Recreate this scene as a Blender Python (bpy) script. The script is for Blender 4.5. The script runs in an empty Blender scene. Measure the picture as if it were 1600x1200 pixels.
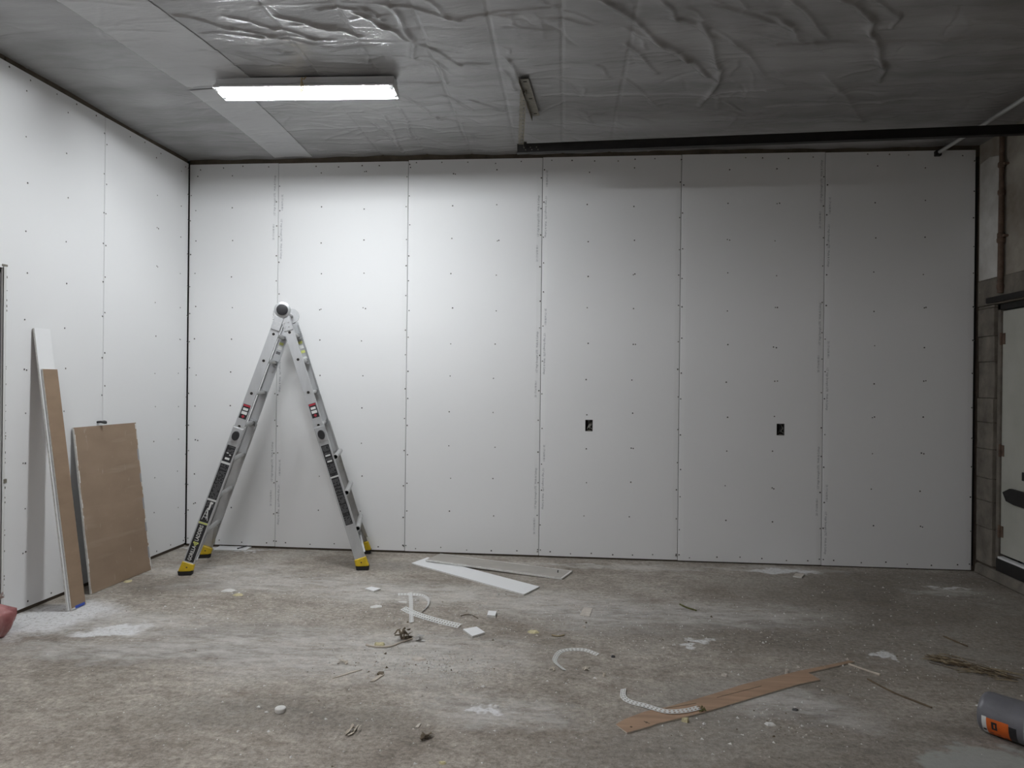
import bpy, bmesh, math, random
import numpy as np
from mathutils import Vector, Matrix, Euler

# ------------------------------------------------------------------ camera, world, light level
sc = bpy.context.scene
C = sc.collection
cam_d = bpy.data.cameras.new('camera')
cam = bpy.data.objects.new('camera', cam_d)
C.objects.link(cam)
cam_d.sensor_fit = 'HORIZONTAL'
cam_d.sensor_width = 36.0
cam_d.lens = 36.0 * 1155.94 / 1600.0
cam_d.clip_start = 0.05
YAW, PITCH, ROLL = -0.093107, -0.00109, 0.010458
fwd = Vector((math.sin(YAW) * math.cos(PITCH), math.cos(YAW) * math.cos(PITCH), math.sin(PITCH)))
rgt = Vector((math.cos(YAW), -math.sin(YAW), 0))
upv = rgt.cross(fwd)
r2 = rgt * math.cos(ROLL) + upv * math.sin(ROLL)
u2 = -rgt * math.sin(ROLL) + upv * math.cos(ROLL)
M = Matrix((r2, u2, -fwd)).transposed().to_4x4()
M.translation = (3.663, -6.5993, 1.5519)
cam.matrix_world = M
sc.camera = cam

world = bpy.data.worlds.new('world')
sc.world = world
world.use_nodes = True
world.node_tree.nodes['Background'].inputs[0].default_value = (0.5, 0.55, 0.6, 1)
world.node_tree.nodes['Background'].inputs[1].default_value = 0.05

TUBE_STRENGTH = 258.0          # the fluorescent tubes are the light of this room
ADDED_LAMP = (2.1, -6.0, 1.2)  # unseen fixture added behind the camera to lift the room light: x, y, strength relative to the first
sc.view_settings.view_transform = 'Standard'
sc.view_settings.look = 'None'
sc.view_settings.gamma = 1.0
sc.view_settings.use_curve_mapping = False
sc.view_settings.exposure = 0.0
sc.cycles.max_bounces = 5
sc.cycles.diffuse_bounces = 3
sc.cycles.glossy_bounces = 2

# room, metres: back wall face y = 0, left wall face x = 0, right wall face x = XR, floor z = 0
XR, H, YF, HC = 7.006, 3.578, -9.5, 3.612
rnd = random.Random(11)

# ------------------------------------------------------------------ materials
def node_mat(name):
    m = bpy.data.materials.new(name)
    m.use_nodes = True
    nt = m.node_tree
    b = nt.nodes['Principled BSDF']
    return m, nt, b

def mat(name, col, rough=0.6, metal=0.0, noise=0.0, scale=8.0, bump=0.0, bscale=60.0, spec=0.5, stretch=(1, 1, 1), col2=None):
    m, nt, b = node_mat(name)
    b.inputs['Base Color'].default_value = (*col, 1)
    b.inputs['Roughness'].default_value = rough
    b.inputs['Metallic'].default_value = metal
    b.inputs['Specular IOR Level'].default_value = spec
    tc = nt.nodes.new('ShaderNodeTexCoord')
    mp = nt.nodes.new('ShaderNodeMapping')
    mp.inputs['Scale'].default_value = stretch
    nt.links.new(tc.outputs['Object'], mp.inputs[0])
    if noise > 0 or col2:
        n = nt.nodes.new('ShaderNodeTexNoise')
        n.inputs['Scale'].default_value = scale
        n.inputs['Detail'].default_value = 4
        n.inputs['Roughness'].default_value = 0.6
        nt.links.new(mp.outputs[0], n.inputs['Vector'])
        r = nt.nodes.new('ShaderNodeValToRGB')
        r.color_ramp.elements[0].position = 0.3
        r.color_ramp.elements[1].position = 0.7
        c2 = col2 if col2 else tuple(min(1, c * (1 + noise)) for c in col)
        c1 = col if col2 else tuple(c * (1 - noise) for c in col)
        r.color_ramp.elements[0].color = (*c1, 1)
        r.color_ramp.elements[1].color = (*c2, 1)
        nt.links.new(n.outputs['Fac'], r.inputs[0])
        nt.links.new(r.outputs[0], b.inputs['Base Color'])
    if bump > 0:
        n2 = nt.nodes.new('ShaderNodeTexNoise')
        n2.inputs['Scale'].default_value = bscale
        n2.inputs['Detail'].default_value = 3
        nt.links.new(mp.outputs[0], n2.inputs['Vector'])
        bp = nt.nodes.new('ShaderNodeBump')
        bp.inputs['Strength'].default_value = bump
        bp.inputs['Distance'].default_value = 0.01
        nt.links.new(n2.outputs['Fac'], bp.inputs['Height'])
        nt.links.new(bp.outputs[0], b.inputs['Normal'])
    return m

def emis(name, col, strength):
    m, nt, b = node_mat(name)
    b.inputs['Base Color'].default_value = (0.9, 0.9, 0.9, 1)
    b.inputs['Emission Color'].default_value = (*col, 1)
    b.inputs['Emission Strength'].default_value = strength
    return m

def floor_mat():
    m, nt, b = node_mat('concrete_floor')
    N, L = nt.nodes, nt.links
    geo = N.new('ShaderNodeNewGeometry')
    def noise(scale, detail=8, rough=0.62, stretch=None, dist=0.0):
        n = N.new('ShaderNodeTexNoise')
        n.inputs['Scale'].default_value = scale
        n.inputs['Detail'].default_value = min(detail, 5)
        n.inputs['Roughness'].default_value = rough
        n.inputs['Distortion'].default_value = dist
        if stretch:
            mp = N.new('ShaderNodeMapping')
            mp.inputs['Scale'].default_value = stretch[0]
            mp.inputs['Rotation'].default_value = stretch[1]
            L.new(geo.outputs['Position'], mp.inputs[0])
            L.new(mp.outputs[0], n.inputs['Vector'])
        else:
            L.new(geo.outputs['Position'], n.inputs['Vector'])
        return n.outputs['Fac']
    def ramp(fac, p0, p1, c0=(0, 0, 0), c1=(1, 1, 1)):
        r = N.new('ShaderNodeValToRGB')
        r.color_ramp.elements[0].position = p0
        r.color_ramp.elements[1].position = p1
        r.color_ramp.elements[0].color = (*c0, 1)
        r.color_ramp.elements[1].color = (*c1, 1)
        L.new(fac, r.inputs[0])
        return r.outputs[0]
    def mix(fac, a, bb, mode='MIX'):
        n = N.new('ShaderNodeMix')
        n.data_type = 'RGBA'
        n.blend_type = mode
        if isinstance(fac, float): n.inputs[0].default_value = fac
        else: L.new(fac, n.inputs[0])
        for s, v in ((6, a), (7, bb)):
            if isinstance(v, tuple): n.inputs[s].default_value = (*v, 1)
            else: L.new(v, n.inputs[s])
        return n.outputs[2]
    def math_(op, a, bb):
        n = N.new('ShaderNodeMath'); n.operation = op; n.use_clamp = True
        for s, v in ((0, a), (1, bb)):
            if isinstance(v, (int, float)): n.inputs[s].default_value = v
            else: L.new(v, n.inputs[s])
        return n.outputs[0]
    wn = N.new('ShaderNodeTexNoise'); wn.inputs['Scale'].default_value = 5.0; wn.inputs['Detail'].default_value = 3; wn.inputs['Roughness'].default_value = 0.65
    L.new(geo.outputs['Position'], wn.inputs['Vector'])
    ws = N.new('ShaderNodeVectorMath'); ws.operation = 'MULTIPLY_ADD'; ws.inputs[1].default_value = (0.42, 0.42, 0.0)
    L.new(wn.outputs['Color'], ws.inputs[0])
    wp = N.new('ShaderNodeVectorMath'); wp.operation = 'ADD'; wp.inputs[1].default_value = (-0.21, -0.21, 0.0)
    L.new(geo.outputs['Position'], wp.inputs[0]); L.new(wp.outputs[0], ws.inputs[2])
    def blob(cx, cy, rx, ry, rot=0.0):
        mp = N.new('ShaderNodeMapping')
        mp.vector_type = 'TEXTURE'
        mp.inputs['Location'].default_value = (cx, cy, 0)
        mp.inputs['Rotation'].default_value = (0, 0, rot)
        mp.inputs['Scale'].default_value = (rx, ry, 1)
        L.new(ws.outputs[0], mp.inputs[0])
        g = N.new('ShaderNodeTexGradient'); g.gradient_type = 'SPHERICAL'
        L.new(mp.outputs[0], g.inputs[0])
        return g.outputs['Fac']
    n1 = noise(1.3, 4, 0.62)
    n2 = noise(2.6, 4, 0.68, ((0.7, 1.7, 1), (0, 0, 0.2)))
    n3 = noise(6.0, 5, 0.74, ((1, 1.7, 1), (0, 0, 0.3)))
    n4 = noise(5.0, 5, 0.74, ((0.9, 2.4, 1), (0, 0, -0.2)))
    n5 = noise(34.0, 4, 0.85)
    n6 = noise(120.0, 2, 0.7)
    c = ramp(n1, 0.32, 0.68, FLOOR_A, FLOOR_B)
    c = mix(0.8, c, ramp(n3, 0.3, 0.7, (0.55, 0.53, 0.51), (1.28, 1.28, 1.28)), 'MULTIPLY')
    c = mix(0.85, c, ramp(n5, 0.34, 0.68, (0.5, 0.49, 0.47), (1.42, 1.42, 1.42)), 'MULTIPLY')
    # grey trowelled zones and brown stains
    c = mix(math_('MULTIPLY', ramp(n1, 0.54, 0.68), 0.3), c, (0.29, 0.287, 0.265))
    c = mix(math_('MULTIPLY', ramp(n2, 0.56, 0.7), 0.5), c, (0.205, 0.165, 0.13))
    def union(lst):
        u = None
        for q in lst:
            g = blob(*q)
            u = g if u is None else math_('MAXIMUM', u, g)
        return u
    dn = math_('MULTIPLY', ramp(union(DARK_PATCHES), 0.02, 0.5), ramp(n3, 0.38, 0.62))
    c = mix(math_('MULTIPLY', dn, 0.62), c, (0.11, 0.098, 0.086))
    # plaster dust: smears in patches where boards were cut
    d1 = math_('MULTIPLY', ramp(union(DUST_PATCHES), 0.0, 0.6), ramp(n4, 0.34, 0.62))
    c = mix(math_('MULTIPLY', d1, 0.62), c, (0.68, 0.665, 0.635))
    hv = math_('MULTIPLY', ramp(union(HEAVY_DUST), 0.02, 0.45), ramp(n5, 0.28, 0.5))
    c = mix(math_('MULTIPLY', hv, 0.92), c, (0.78, 0.78, 0.78))
    c = mix(math_('MULTIPLY', ramp(n4, 0.60, 0.74), 0.3), c, (0.58, 0.56, 0.53))
    c = mix(math_('MULTIPLY', ramp(n6, 0.66, 0.71), 0.7), c, (0.62, 0.61, 0.59))
    c = mix(math_('MULTIPLY', ramp(n6, 0.28, 0.33, (1, 1, 1), (0, 0, 0)), 0.6), c, (0.07, 0.062, 0.055))
    # smooth pale patch of newer concrete
    pale = math_('MULTIPLY', ramp(blob(5.42, -3.62, 0.42, 0.42, 0.3), 0.0, 0.1), ramp(n2, 0.2, 0.45))
    c = mix(math_('MULTIPLY', pale, 0.75), c, (0.40, 0.415, 0.39))
    L.new(c, b.inputs['Base Color'])
    b.inputs['Roughness'].default_value = 0.82
    b.inputs['Specular IOR Level'].default_value = 0.3
    bp = N.new('ShaderNodeBump')
    bp.inputs['Strength'].default_value = 0.7
    bp.inputs['Distance'].default_value = 0.014
    hh = mix(0.5, n5, n3)
    L.new(hh, bp.inputs['Height'])
    L.new(bp.outputs[0], b.inputs['Normal'])
    return m

FLOOR_A, FLOOR_B = (0.29, 0.256, 0.218), (0.49, 0.45, 0.398)
DARK_PATCHES = [(5.9, -1.0, 1.6, 0.9, 0.0), (4.6, -2.9, 0.9, 0.5, 0.4), (6.3, -0.35, 1.1, 0.35, 0.0), (4.2, -1.7, 0.9, 0.5, 0.2),
                (1.3, -2.6, 0.9, 0.25, 0.15), (6.2, -2.2, 0.9, 0.9, 0.0), (2.0, -0.5, 0.7, 0.2, 0.0), (5.2, -3.3, 0.8, 0.5, 0.0), (4.3, -3.5, 1.0, 0.5, 0.1), (5.5, -1.8, 1.4, 0.7, 0.0), (6.4, -1.4, 0.9, 1.0, 0.0), (0.6, -1.3, 0.5, 0.25, 0.3), (1.6, -2.2, 0.7, 0.2, 0.2), (2.3, -3.3, 0.8, 0.25, 0.0)]  # stains; right-hand ones also paint the dimmer light there into the colour
DUST_PATCHES = [(*(0.859, -2.151), 0.7, 0.3, 0.1), (*(1.336, -1.101), 0.9, 0.35, 0.2), (*(2.323, -1.235), 1.0, 0.35, 0.0), (*(2.411, -2.466), 1.3, 0.5, 0.1),
                (*(3.644, -1.458), 1.0, 0.5, -0.2), (*(1.27, -2.555), 1.3, 0.22, 0.12), (*(3.908, -0.249), 1.2, 0.12, 0.0), (*(5.252, -0.176), 0.8, 0.14, 0.0),
                (*(4.638, -1.474), 0.9, 0.35, 0.0), (*(3.293, -3.113), 0.5, 0.22, 0.0), (*(6.449, -0.695), 0.4, 0.12, 0.0), (*(0.664, -0.798), 0.8, 0.25, 0.2), (*(4.713, -2.875), 0.5, 0.25, -0.4), (*(2.084, -2.403), 1.4, 0.4, 0.0)]
HEAVY_DUST = [(*(0.244, -2.14), 0.55, 0.36, 0.9), (*(0.413, -0.079), 0.5, 0.07, 0.0), (*(4.423, -2.016), 0.10, 0.05, 0.0), (*(5.397, -2.152), 0.08, 0.04, 0.2),
              (*(4.331, -2.126), 0.06, 0.05, 0.2), (*(5.397, -0.221), 0.35, 0.07, 0.0), (*(2.416, 0.368), 0.5, 0.05, 0.0), (*(6.528, -0.579), 0.18, 0.04, 0.0),
              (*(0.796, -2.282), 0.25, 0.1, 0.4), (*(3.259, -3.089), 0.10, 0.04, 0.1)]

M_floor = floor_mat()
M_dry = mat('drywall_paper', (0.84, 0.84, 0.84), 0.85, spec=0.25)
M_core = mat('gypsum_core', (0.72, 0.71, 0.68), 0.95, noise=0.12, scale=60, bump=0.3, bscale=150, spec=0.1)
M_back = mat('drywall_back_paper', (0.30, 0.215, 0.148), 0.9, noise=0.12, scale=3.0, spec=0.15, stretch=(1, 1, 3))
M_greyback = mat('grey_back_paper', (0.42, 0.395, 0.36), 0.9, noise=0.08, scale=6.0, spec=0.15)
M_scuff = mat('gypsum_scuff', (0.48, 0.40, 0.32), 0.95, noise=0.2, scale=30)
M_dark = mat('dark_cavity', (0.025, 0.022, 0.02), 0.9)
M_stud = mat('stud_wood', (0.10, 0.08, 0.06), 0.9, noise=0.3)
M_screw = mat('black_screw', (0.03, 0.03, 0.032), 0.5, metal=0.4)
M_print = mat('grey_ink', (0.30, 0.305, 0.32), 0.8)
M_alu = mat('brushed_aluminium', (0.56, 0.57, 0.58), 0.42, metal=0.55, noise=0.06, scale=20, stretch=(1, 1, 0.2))
M_alud = mat('dull_aluminium', (0.47, 0.47, 0.465), 0.5, metal=0.45, noise=0.08, scale=15)
M_rivet = mat('rivet_metal', (0.62, 0.62, 0.62), 0.35, metal=0.8)
M_black = mat('black_plastic', (0.018, 0.018, 0.02), 0.5)
M_rubber = mat('black_rubber', (0.015, 0.014, 0.013), 0.8)
M_yellow = mat('yellow_plastic', (0.72, 0.50, 0.02), 0.45, noise=0.12, scale=25)
M_stk = mat('black_sticker', (0.02, 0.02, 0.022), 0.35)
M_stkw = mat('white_sticker', (0.75, 0.76, 0.74), 0.5)
M_stkg = mat('grey_sticker_print', (0.16, 0.16, 0.165), 0.5)
M_stkr = mat('red_sticker', (0.45, 0.03, 0.05), 0.5)
M_stky = mat('lime_sticker', (0.62, 0.66, 0.20), 0.5)
M_white = mat('white_enamel', (0.80, 0.80, 0.80), 0.4)
M_tube = emis('fluorescent_glow', (0.93, 0.97, 1.0), TUBE_STRENGTH)
M_tube_added = emis('added_lamp_glow', (0.97, 0.97, 1.0), TUBE_STRENGTH * ADDED_LAMP[2])
M_cord = mat('ochre_cord', (0.62, 0.50, 0.32), 0.7)
M_steelb = mat('black_steel', (0.016, 0.014, 0.013), 0.6, metal=0.2, noise=0.3, scale=12)
M_galv = mat('galvanised_steel', (0.25, 0.23, 0.19), 0.55, metal=0.4, noise=0.2, scale=30)
M_pipe = mat('grey_conduit', (0.60, 0.61, 0.60), 0.45, metal=0.4)
M_rust = mat('rusty_conduit', (0.13, 0.085, 0.06), 0.75, noise=0.4, scale=14, bump=0.2)
M_plaster = mat('grimy_plaster', (0.19, 0.155, 0.12), 0.9, noise=0.0, scale=2.6, bump=0.4, bscale=14, col2=(0.40, 0.37, 0.32))
M_plaster2 = mat('pale_plaster', (0.44, 0.42, 0.385), 0.9, scale=3.5, bump=0.4, bscale=14, col2=(0.66, 0.65, 0.62))
M_conc = mat('grimy_concrete', (0.10, 0.088, 0.072), 0.9, scale=5.0, bump=0.5, bscale=25, col2=(0.235, 0.21, 0.175))
M_door = mat('cream_door_paint', (0.40, 0.40, 0.35), 0.55, scale=2.2, col2=(0.50, 0.50, 0.45), bump=0.05, bscale=8)
M_tan = mat('brown_wood_strip', (0.36, 0.235, 0.155), 0.8, noise=0.25, scale=9, stretch=(0.25, 3, 1))
M_twig = mat('twig_brown', (0.12, 0.085, 0.05), 0.85, noise=0.3, scale=20)
M_straw = mat('straw', (0.30, 0.24, 0.15), 0.85, noise=0.3, scale=20)
M_pale = mat('pale_splinter', (0.54, 0.48, 0.40), 0.85, noise=0.15, scale=20)
M_foam = mat('yellow_foam', (0.60, 0.54, 0.33), 0.9, noise=0.2, scale=40, bump=0.4)
M_moss = mat('green_moss', (0.10, 0.10, 0.03), 0.95, noise=0.4, scale=60)
M_leaf = mat('dry_brown_scrap', (0.13, 0.10, 0.065), 0.85, noise=0.3, scale=30)
M_tape = mat('white_perforated_strip', (0.74, 0.74, 0.72), 0.6)
M_chip = mat('white_plaster_chip', (0.70, 0.69, 0.66), 0.9, noise=0.08, scale=40)
M_beige = mat('beige_chip', (0.58, 0.53, 0.47), 0.9, noise=0.15, scale=30)
M_blue = mat('blue_tape', (0.03, 0.08, 0.42), 0.6)
M_bag = mat('pink_plastic_bag', (0.30, 0.10, 0.10), 0.35, scale=14, col2=(0.48, 0.22, 0.21), bump=0.7, bscale=22)
M_can = mat('grey_plastic_tub', (0.15, 0.15, 0.165), 0.3, noise=0.12, scale=10, bump=0.12, bscale=18)
M_canlid = mat('clear_grey_plastic', (0.24, 0.25, 0.26), 0.25, noise=0.2, scale=14, bump=0.25, bscale=25)
M_orange = mat('orange_label', (0.62, 0.12, 0.015), 0.5, noise=0.2, scale=12)
M_box = mat('steel_box', (0.10, 0.10, 0.10), 0.6, metal=0.5)
M_wire = mat('pale_cable', (0.35, 0.34, 0.30), 0.6)

# ------------------------------------------------------------------ mesh helpers
class MB:
    def __init__(s): s.v, s.f, s.m = [], [], []
    def add(s, vs, fs, mi=0):
        o = len(s.v)
        s.v += [tuple(v) for v in vs]
        s.f += [tuple(i + o for i in f) for f in fs]
        s.m += [mi] * len(fs)
        return s
    def box(s, a, b, mi=0):
        x0, y0, z0 = a; x1, y1, z1 = b
        vs = [(x, y, z) for x in (x0, x1) for y in (y0, y1) for z in (z0, z1)]
        return s.add(vs, [(0, 1, 3, 2), (4, 6, 7, 5), (0, 4, 5, 1), (2, 3, 7, 6), (0, 2, 6, 4), (1, 5, 7, 3)], mi)
    def obox(s, c, ax, ay, az, mi=0):
        c, ax, ay, az = Vector(c), Vector(ax), Vector(ay), Vector(az)
        vs = [c + ax * i + ay * j + az * k for i in (-1, 1) for j in (-1, 1) for k in (-1, 1)]
        return s.add(vs, [(0, 1, 3, 2), (4, 6, 7, 5), (0, 4, 5, 1), (2, 3, 7, 6), (0, 2, 6, 4), (1, 5, 7, 3)], mi)
    def tube(s, pts, r, n=10, mi=0, cap=True):
        pts = [Vector(p) for p in pts]
        rs = r if isinstance(r, (list, tuple)) else [r] * len(pts)
        rings = []; prev = None
        for i, p in enumerate(pts):
            d = (pts[min(i + 1, len(pts) - 1)] - pts[max(i - 1, 0)]).normalized()
            if prev is None:
                a = Vector((0, 0, 1)) if abs(d.z) < 0.9 else Vector((1, 0, 0))
                e1 = d.cross(a).normalized()
            else:
                e1 = (prev - d * prev.dot(d)).normalized()
            prev = e1
            e2 = d.cross(e1)
            rings.append([p + (e1 * math.cos(2 * math.pi * k / n) + e2 * math.sin(2 * math.pi * k / n)) * rs[i] for k in range(n)])
        vs = [q for R in rings for q in R]
        fs = []
        for i in range(len(rings) - 1):
            for k in range(n):
                k2 = (k + 1) % n
                fs.append((i * n + k, i * n + k2, (i + 1) * n + k2, (i + 1) * n + k))
        if cap:
            fs.append(tuple(range(n - 1, -1, -1)))
            fs.append(tuple(range((len(rings) - 1) * n, len(rings) * n)))
        return s.add(vs, fs, mi)
    def pipe(s, a, b, r, ri, n=18, mi=0):           # hollow tube with open ends
        a, b = Vector(a), Vector(b); d = (b - a).normalized()
        t = Vector((0, 0, 1)) if abs(d.z) < 0.9 else Vector((1, 0, 0))
        e1 = d.cross(t).normalized(); e2 = d.cross(e1)
        vs = []
        for p, rr in ((a, r), (b, r), (b, ri), (a, ri)):
            vs += [p + (e1 * math.cos(2 * math.pi * k / n) + e2 * math.sin(2 * math.pi * k / n)) * rr for k in range(n)]
        fs = []
        for i in range(4):
            j = (i + 1) % 4
            for k in range(n):
                k2 = (k + 1) % n
                fs.append((i * n + k, i * n + k2, j * n + k2, j * n + k))
        return s.add(vs, fs, mi)
    def prism(s, poly, ez, base=None, mi=0, mside=None):   # poly: list of 3-D points, extruded by vector ez
        n = len(poly); ez = Vector(ez)
        vs = [Vector(p) for p in poly] + [Vector(p) + ez for p in poly]
        s.add(vs, [tuple(range(n - 1, -1, -1)), tuple(range(n, 2 * n))], mi)
        o = len(s.v) - 2 * n
        for i in range(n):
            j = (i + 1) % n
            s.f.append((o + i, o + j, o + n + j, o + n + i)); s.m.append(mi if mside is None else mside)
        return s
    def build(s, name, mats, parent=None, smooth=False, bevel=0.0, angle=40, clean=False):
        me = bpy.data.meshes.new(name)
        me.from_pydata(s.v, [], s.f)
        mats = mats if isinstance(mats, (list, tuple)) else [mats]
        for m in mats: me.materials.append(m)
        me.polygons.foreach_set('material_index', s.m)
        bm = bmesh.new(); bm.from_mesh(me)
        bmesh.ops.recalc_face_normals(bm, faces=bm.faces)
        if bevel > 0:
            es = [e for e in bm.edges if len(e.link_faces) == 2 and e.calc_face_angle(0) > 0.6]
            bmesh.ops.bevel(bm, geom=es, offset=bevel, segments=1, affect='EDGES', profile=0.5, clamp_overlap=True)
        bm.to_mesh(me); bm.free()
        if smooth:
            me.polygons.foreach_set('use_smooth', [True] * len(me.polygons))
            me.set_sharp_from_angle(angle=math.radians(angle))
        me.update()
        o = bpy.data.objects.new(name, me)
        C.objects.link(o)
        if parent is not None: o.parent = parent
        return o

def tag(o, label=None, cat=None, group=None, kind=None):
    if label: o['label'] = label
    if cat: o['category'] = cat
    if group: o['group'] = group
    if kind: o['kind'] = kind
    return o

def empty(name, loc=(0, 0, 0), rot=(0, 0, 0)):
    o = bpy.data.objects.new(name, None)
    C.objects.link(o)
    o.location = loc; o.rotation_euler = rot
    o.empty_display_size = 0.1
    return o

def text_mesh(body, size, bold=False):
    cu = bpy.data.curves.new('print_text', 'FONT')
    cu.body = body; cu.size = size; cu.align_x = 'LEFT'; cu.align_y = 'CENTER'
    cu.resolution_u = 2
    if bold: cu.offset = size * 0.018
    ob = bpy.data.objects.new('print_text', cu)
    C.objects.link(ob)
    dg = bpy.context.evaluated_depsgraph_get()
    dg.update()
    me = bpy.data.meshes.new_from_object(ob.evaluated_get(dg))
    bpy.data.objects.remove(ob); bpy.data.curves.remove(cu)
    w = max(v.co.x for v in me.vertices)
    out = ([tuple(v.co) for v in me.vertices], [tuple(p.vertices) for p in me.polygons], w)
    bpy.data.meshes.remove(me)
    return out

def put_text(mb, txt, origin, ex, ey, length=None, mi=0):
    vs, fs, w = txt
    k = (length / w) if length else 1.0
    o, ex, ey = Vector(origin), Vector(ex), Vector(ey)
    mb.add([o + ex * (v[0] * k) + ey * v[1] for v in vs], fs, mi)

# ------------------------------------------------------------------ floor
fb = MB()
fb.box((-0.3, YF - 0.2, -0.15), (XR + 0.5, 0.3, 0))
tag(fb.build('floor', M_floor), kind='structure', label='stained grey brown concrete floor with plaster dust')

# ------------------------------------------------------------------ drywall panels
PT = 0.0127
def panel_mesh(w, h, hole=None):
    """local frame: x along the wall, z up, face at y = 0, back at y = PT; tapered long edges"""
    xs = [0.0, 0.004, 0.045, w - 0.045, w - 0.004, w]
    dep = {0.0: 0.0045, 0.004: 0.0022, 0.045: 0.0, w - 0.045: 0.0, w - 0.004: 0.0022, w: 0.0045}
    zs = [0.0, h]
    if hole:
        x0, x1, z0, z1 = hole
        xs = sorted(set(xs + [x0, x1])); zs = sorted(set(zs + [z0, z1]))
        dep.setdefault(x0, 0.0); dep.setdefault(x1, 0.0)
    mb = MB()
    nx, nz = len(xs), len(zs)
    vs = [(x, dep[x], z) for x in xs for z in zs] + [(x, PT, z) for x in xs for z in zs]
    F = lambda i, j: i * nz + j
    B = lambda i, j: nx * nz + i * nz + j
    ish = lambda i, j: hole and xs[i] >= hole[0] - 1e-6 and xs[i + 1] <= hole[1] + 1e-6 and zs[j] >= hole[2] - 1e-6 and zs[j + 1] <= hole[3] + 1e-6
    f0, f1 = [], []
    for i in range(nx - 1):
        for j in range(nz - 1):
            if ish(i, j):
                f1 += [(F(i, j), F(i + 1, j), B(i + 1, j), B(i, j)), (F(i, j + 1), B(i, j + 1), B(i + 1, j + 1), F(i + 1, j + 1)),
                       (F(i, j), B(i, j), B(i, j + 1), F(i, j + 1)), (F(i + 1, j), F(i + 1, j + 1), B(i + 1, j + 1), B(i + 1, j))]
                continue
            f0.append((F(i, j), F(i + 1, j), F(i + 1, j + 1), F(i, j + 1)))
            f0.append((B(i, j), B(i, j + 1), B(i + 1, j + 1), B(i + 1, j)))
    for i in range(nx - 1):
        if ish(i, 0):
            f1 += [(F(i, nz - 1), F(i + 1, nz - 1), B(i + 1, nz - 1), B(i, nz - 1))]; continue
        f1 += [(F(i, 0), B(i, 0), B(i + 1, 0), F(i + 1, 0)), (F(i, nz - 1), F(i + 1, nz - 1), B(i + 1, nz - 1), B(i, nz - 1))]
    for j in range(nz - 1):
        if ish(0, j):
            f0 += [(F(nx - 1, j), B(nx - 1, j), B(nx - 1, j + 1), F(nx - 1, j + 1))]; continue
        f0 += [(F(0, j), F(0, j + 1), B(0, j + 1), B(0, j)), (F(nx - 1, j), B(nx - 1, j), B(nx - 1, j + 1), F(nx - 1, j + 1))]
    mb.add(vs, f0, 0); mb.v = mb.v[:len(vs)]
    mb.f += f1; mb.m += [1] * len(f1)
    return mb

def screw_mesh(w, h, cols, rr, seed, skip=None):
    """screw heads sunk in dimples: small dark discs with a pale raised ring of torn paper"""
    rg = random.Random(seed); mb = MB(); pts = []
    rows = [0.307 * k + 0.36 for k in range(int((h - 0.40) / 0.307) + 1)]
    for c in cols:
        for z in rows:
            pts.append((c + rg.uniform(-.012, .012), z + rg.uniform(-.02, .02)))
            if rg.random() < 0.10: pts.append((pts[-1][0] + rg.uniform(.012, .025), pts[-1][1] + rg.uniform(-.008, .008)))
    for x in (0.012, w - 0.012):
        z = 0.05
        while z < h - 0.04:
            pts.append((x + rg.uniform(-.004, .005), z)); z += rg.uniform(0.22, 0.32)
    x = 0.1
    while x < w:
        pts.append((x, 0.035 + rg.uniform(-.01, .012)))
        if rg.random() < .8: pts.append((x + rg.uniform(-.03, .03), h - 0.03 + rg.uniform(-.02, .01)))
        x += rg.uniform(0.17, 0.24)
    for x, z in pts:
        if skip and skip[0] - .03 < x < skip[1] + .03 and skip[2] - .03 < z < skip[3] + .03: continue
        r = rr * rg.uniform(.8, 1.15); n = 8
        c = [(x + math.cos(6.2832 * k / n) * r, -0.0008, z + math.sin(6.2832 * k / n) * r) for k in range(n)]
        d = [(x + math.cos(6.2832 * k / n) * r, 0.004, z + math.sin(6.2832 * k / n) * r) for k in range(n)]
        mb.add(c + d, [tuple(range(n))] + [(k, (k + 1) % n, n + (k + 1) % n, n + k) for k in range(n)], 0)
        # torn paper crescent below the screw
        e = [(x + math.cos(a) * r * q, -0.0006 if q < 1.3 else 0.0, z + math.sin(a) * r * q) for q in (1.05, 1.75) for a in [math.pi * (1.0 + k / 5) for k in range(6)]]
        mb.add(e, [(k, k + 1, 6 + k + 1, 6 + k) for k in range(5)], 1)
    return mb

T_LONG = text_mesh('1/2" High Strength LITE   Walls & Ceilings', 0.023)
T_SHORT = text_mesh('20 17/16/08 80:1', 0.023)

# --- back wall
wb = MB(); wb.box((-0.3, 0.05, -0.1), (XR + 0.4, 0.2, HC + 0.2))
wall_back = tag(wb.build('wall_back', M_dark), kind='structure', label='back wall framing clad with tall drywall sheets')
# top plate and dark strip above the sheets
tb = MB(); tb.box((0.0, PT, H - 0.06), (XR, 0.05, HC + 0.05)); tb.box((0.0, PT, 0.0), (XR, 0.05, 0.04))
for k in range(19): tb.box((0.02 + k * 0.388, PT, 0.04), (0.06 + k * 0.388, 0.05, H - 0.06))
tb.build('framing', M_stud, wall_back)
SE = [0.003, 0.8622, 2.0822, 3.3022, 4.5222, 5.7422, 6.972]
tops = [3.560, 3.557, 3.566, 3.570, 3.572, 3.568, 3.586]
bots = [0.022, 0.020, 0.018, 0.016, 0.012, 0.010, 0.004]
OUT1 = ((3.704, 0, 1.182)[0], (3.769, 0, 1.183)[0], (3.736, 0, 1.132)[2], (3.735, 0, 1.234)[2])
OUT2 = ((5.355, 0, 1.181)[0], (5.422, 0, 1.182)[0], (5.385, 0, 1.123)[2], (5.384, 0, 1.225)[2])
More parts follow.
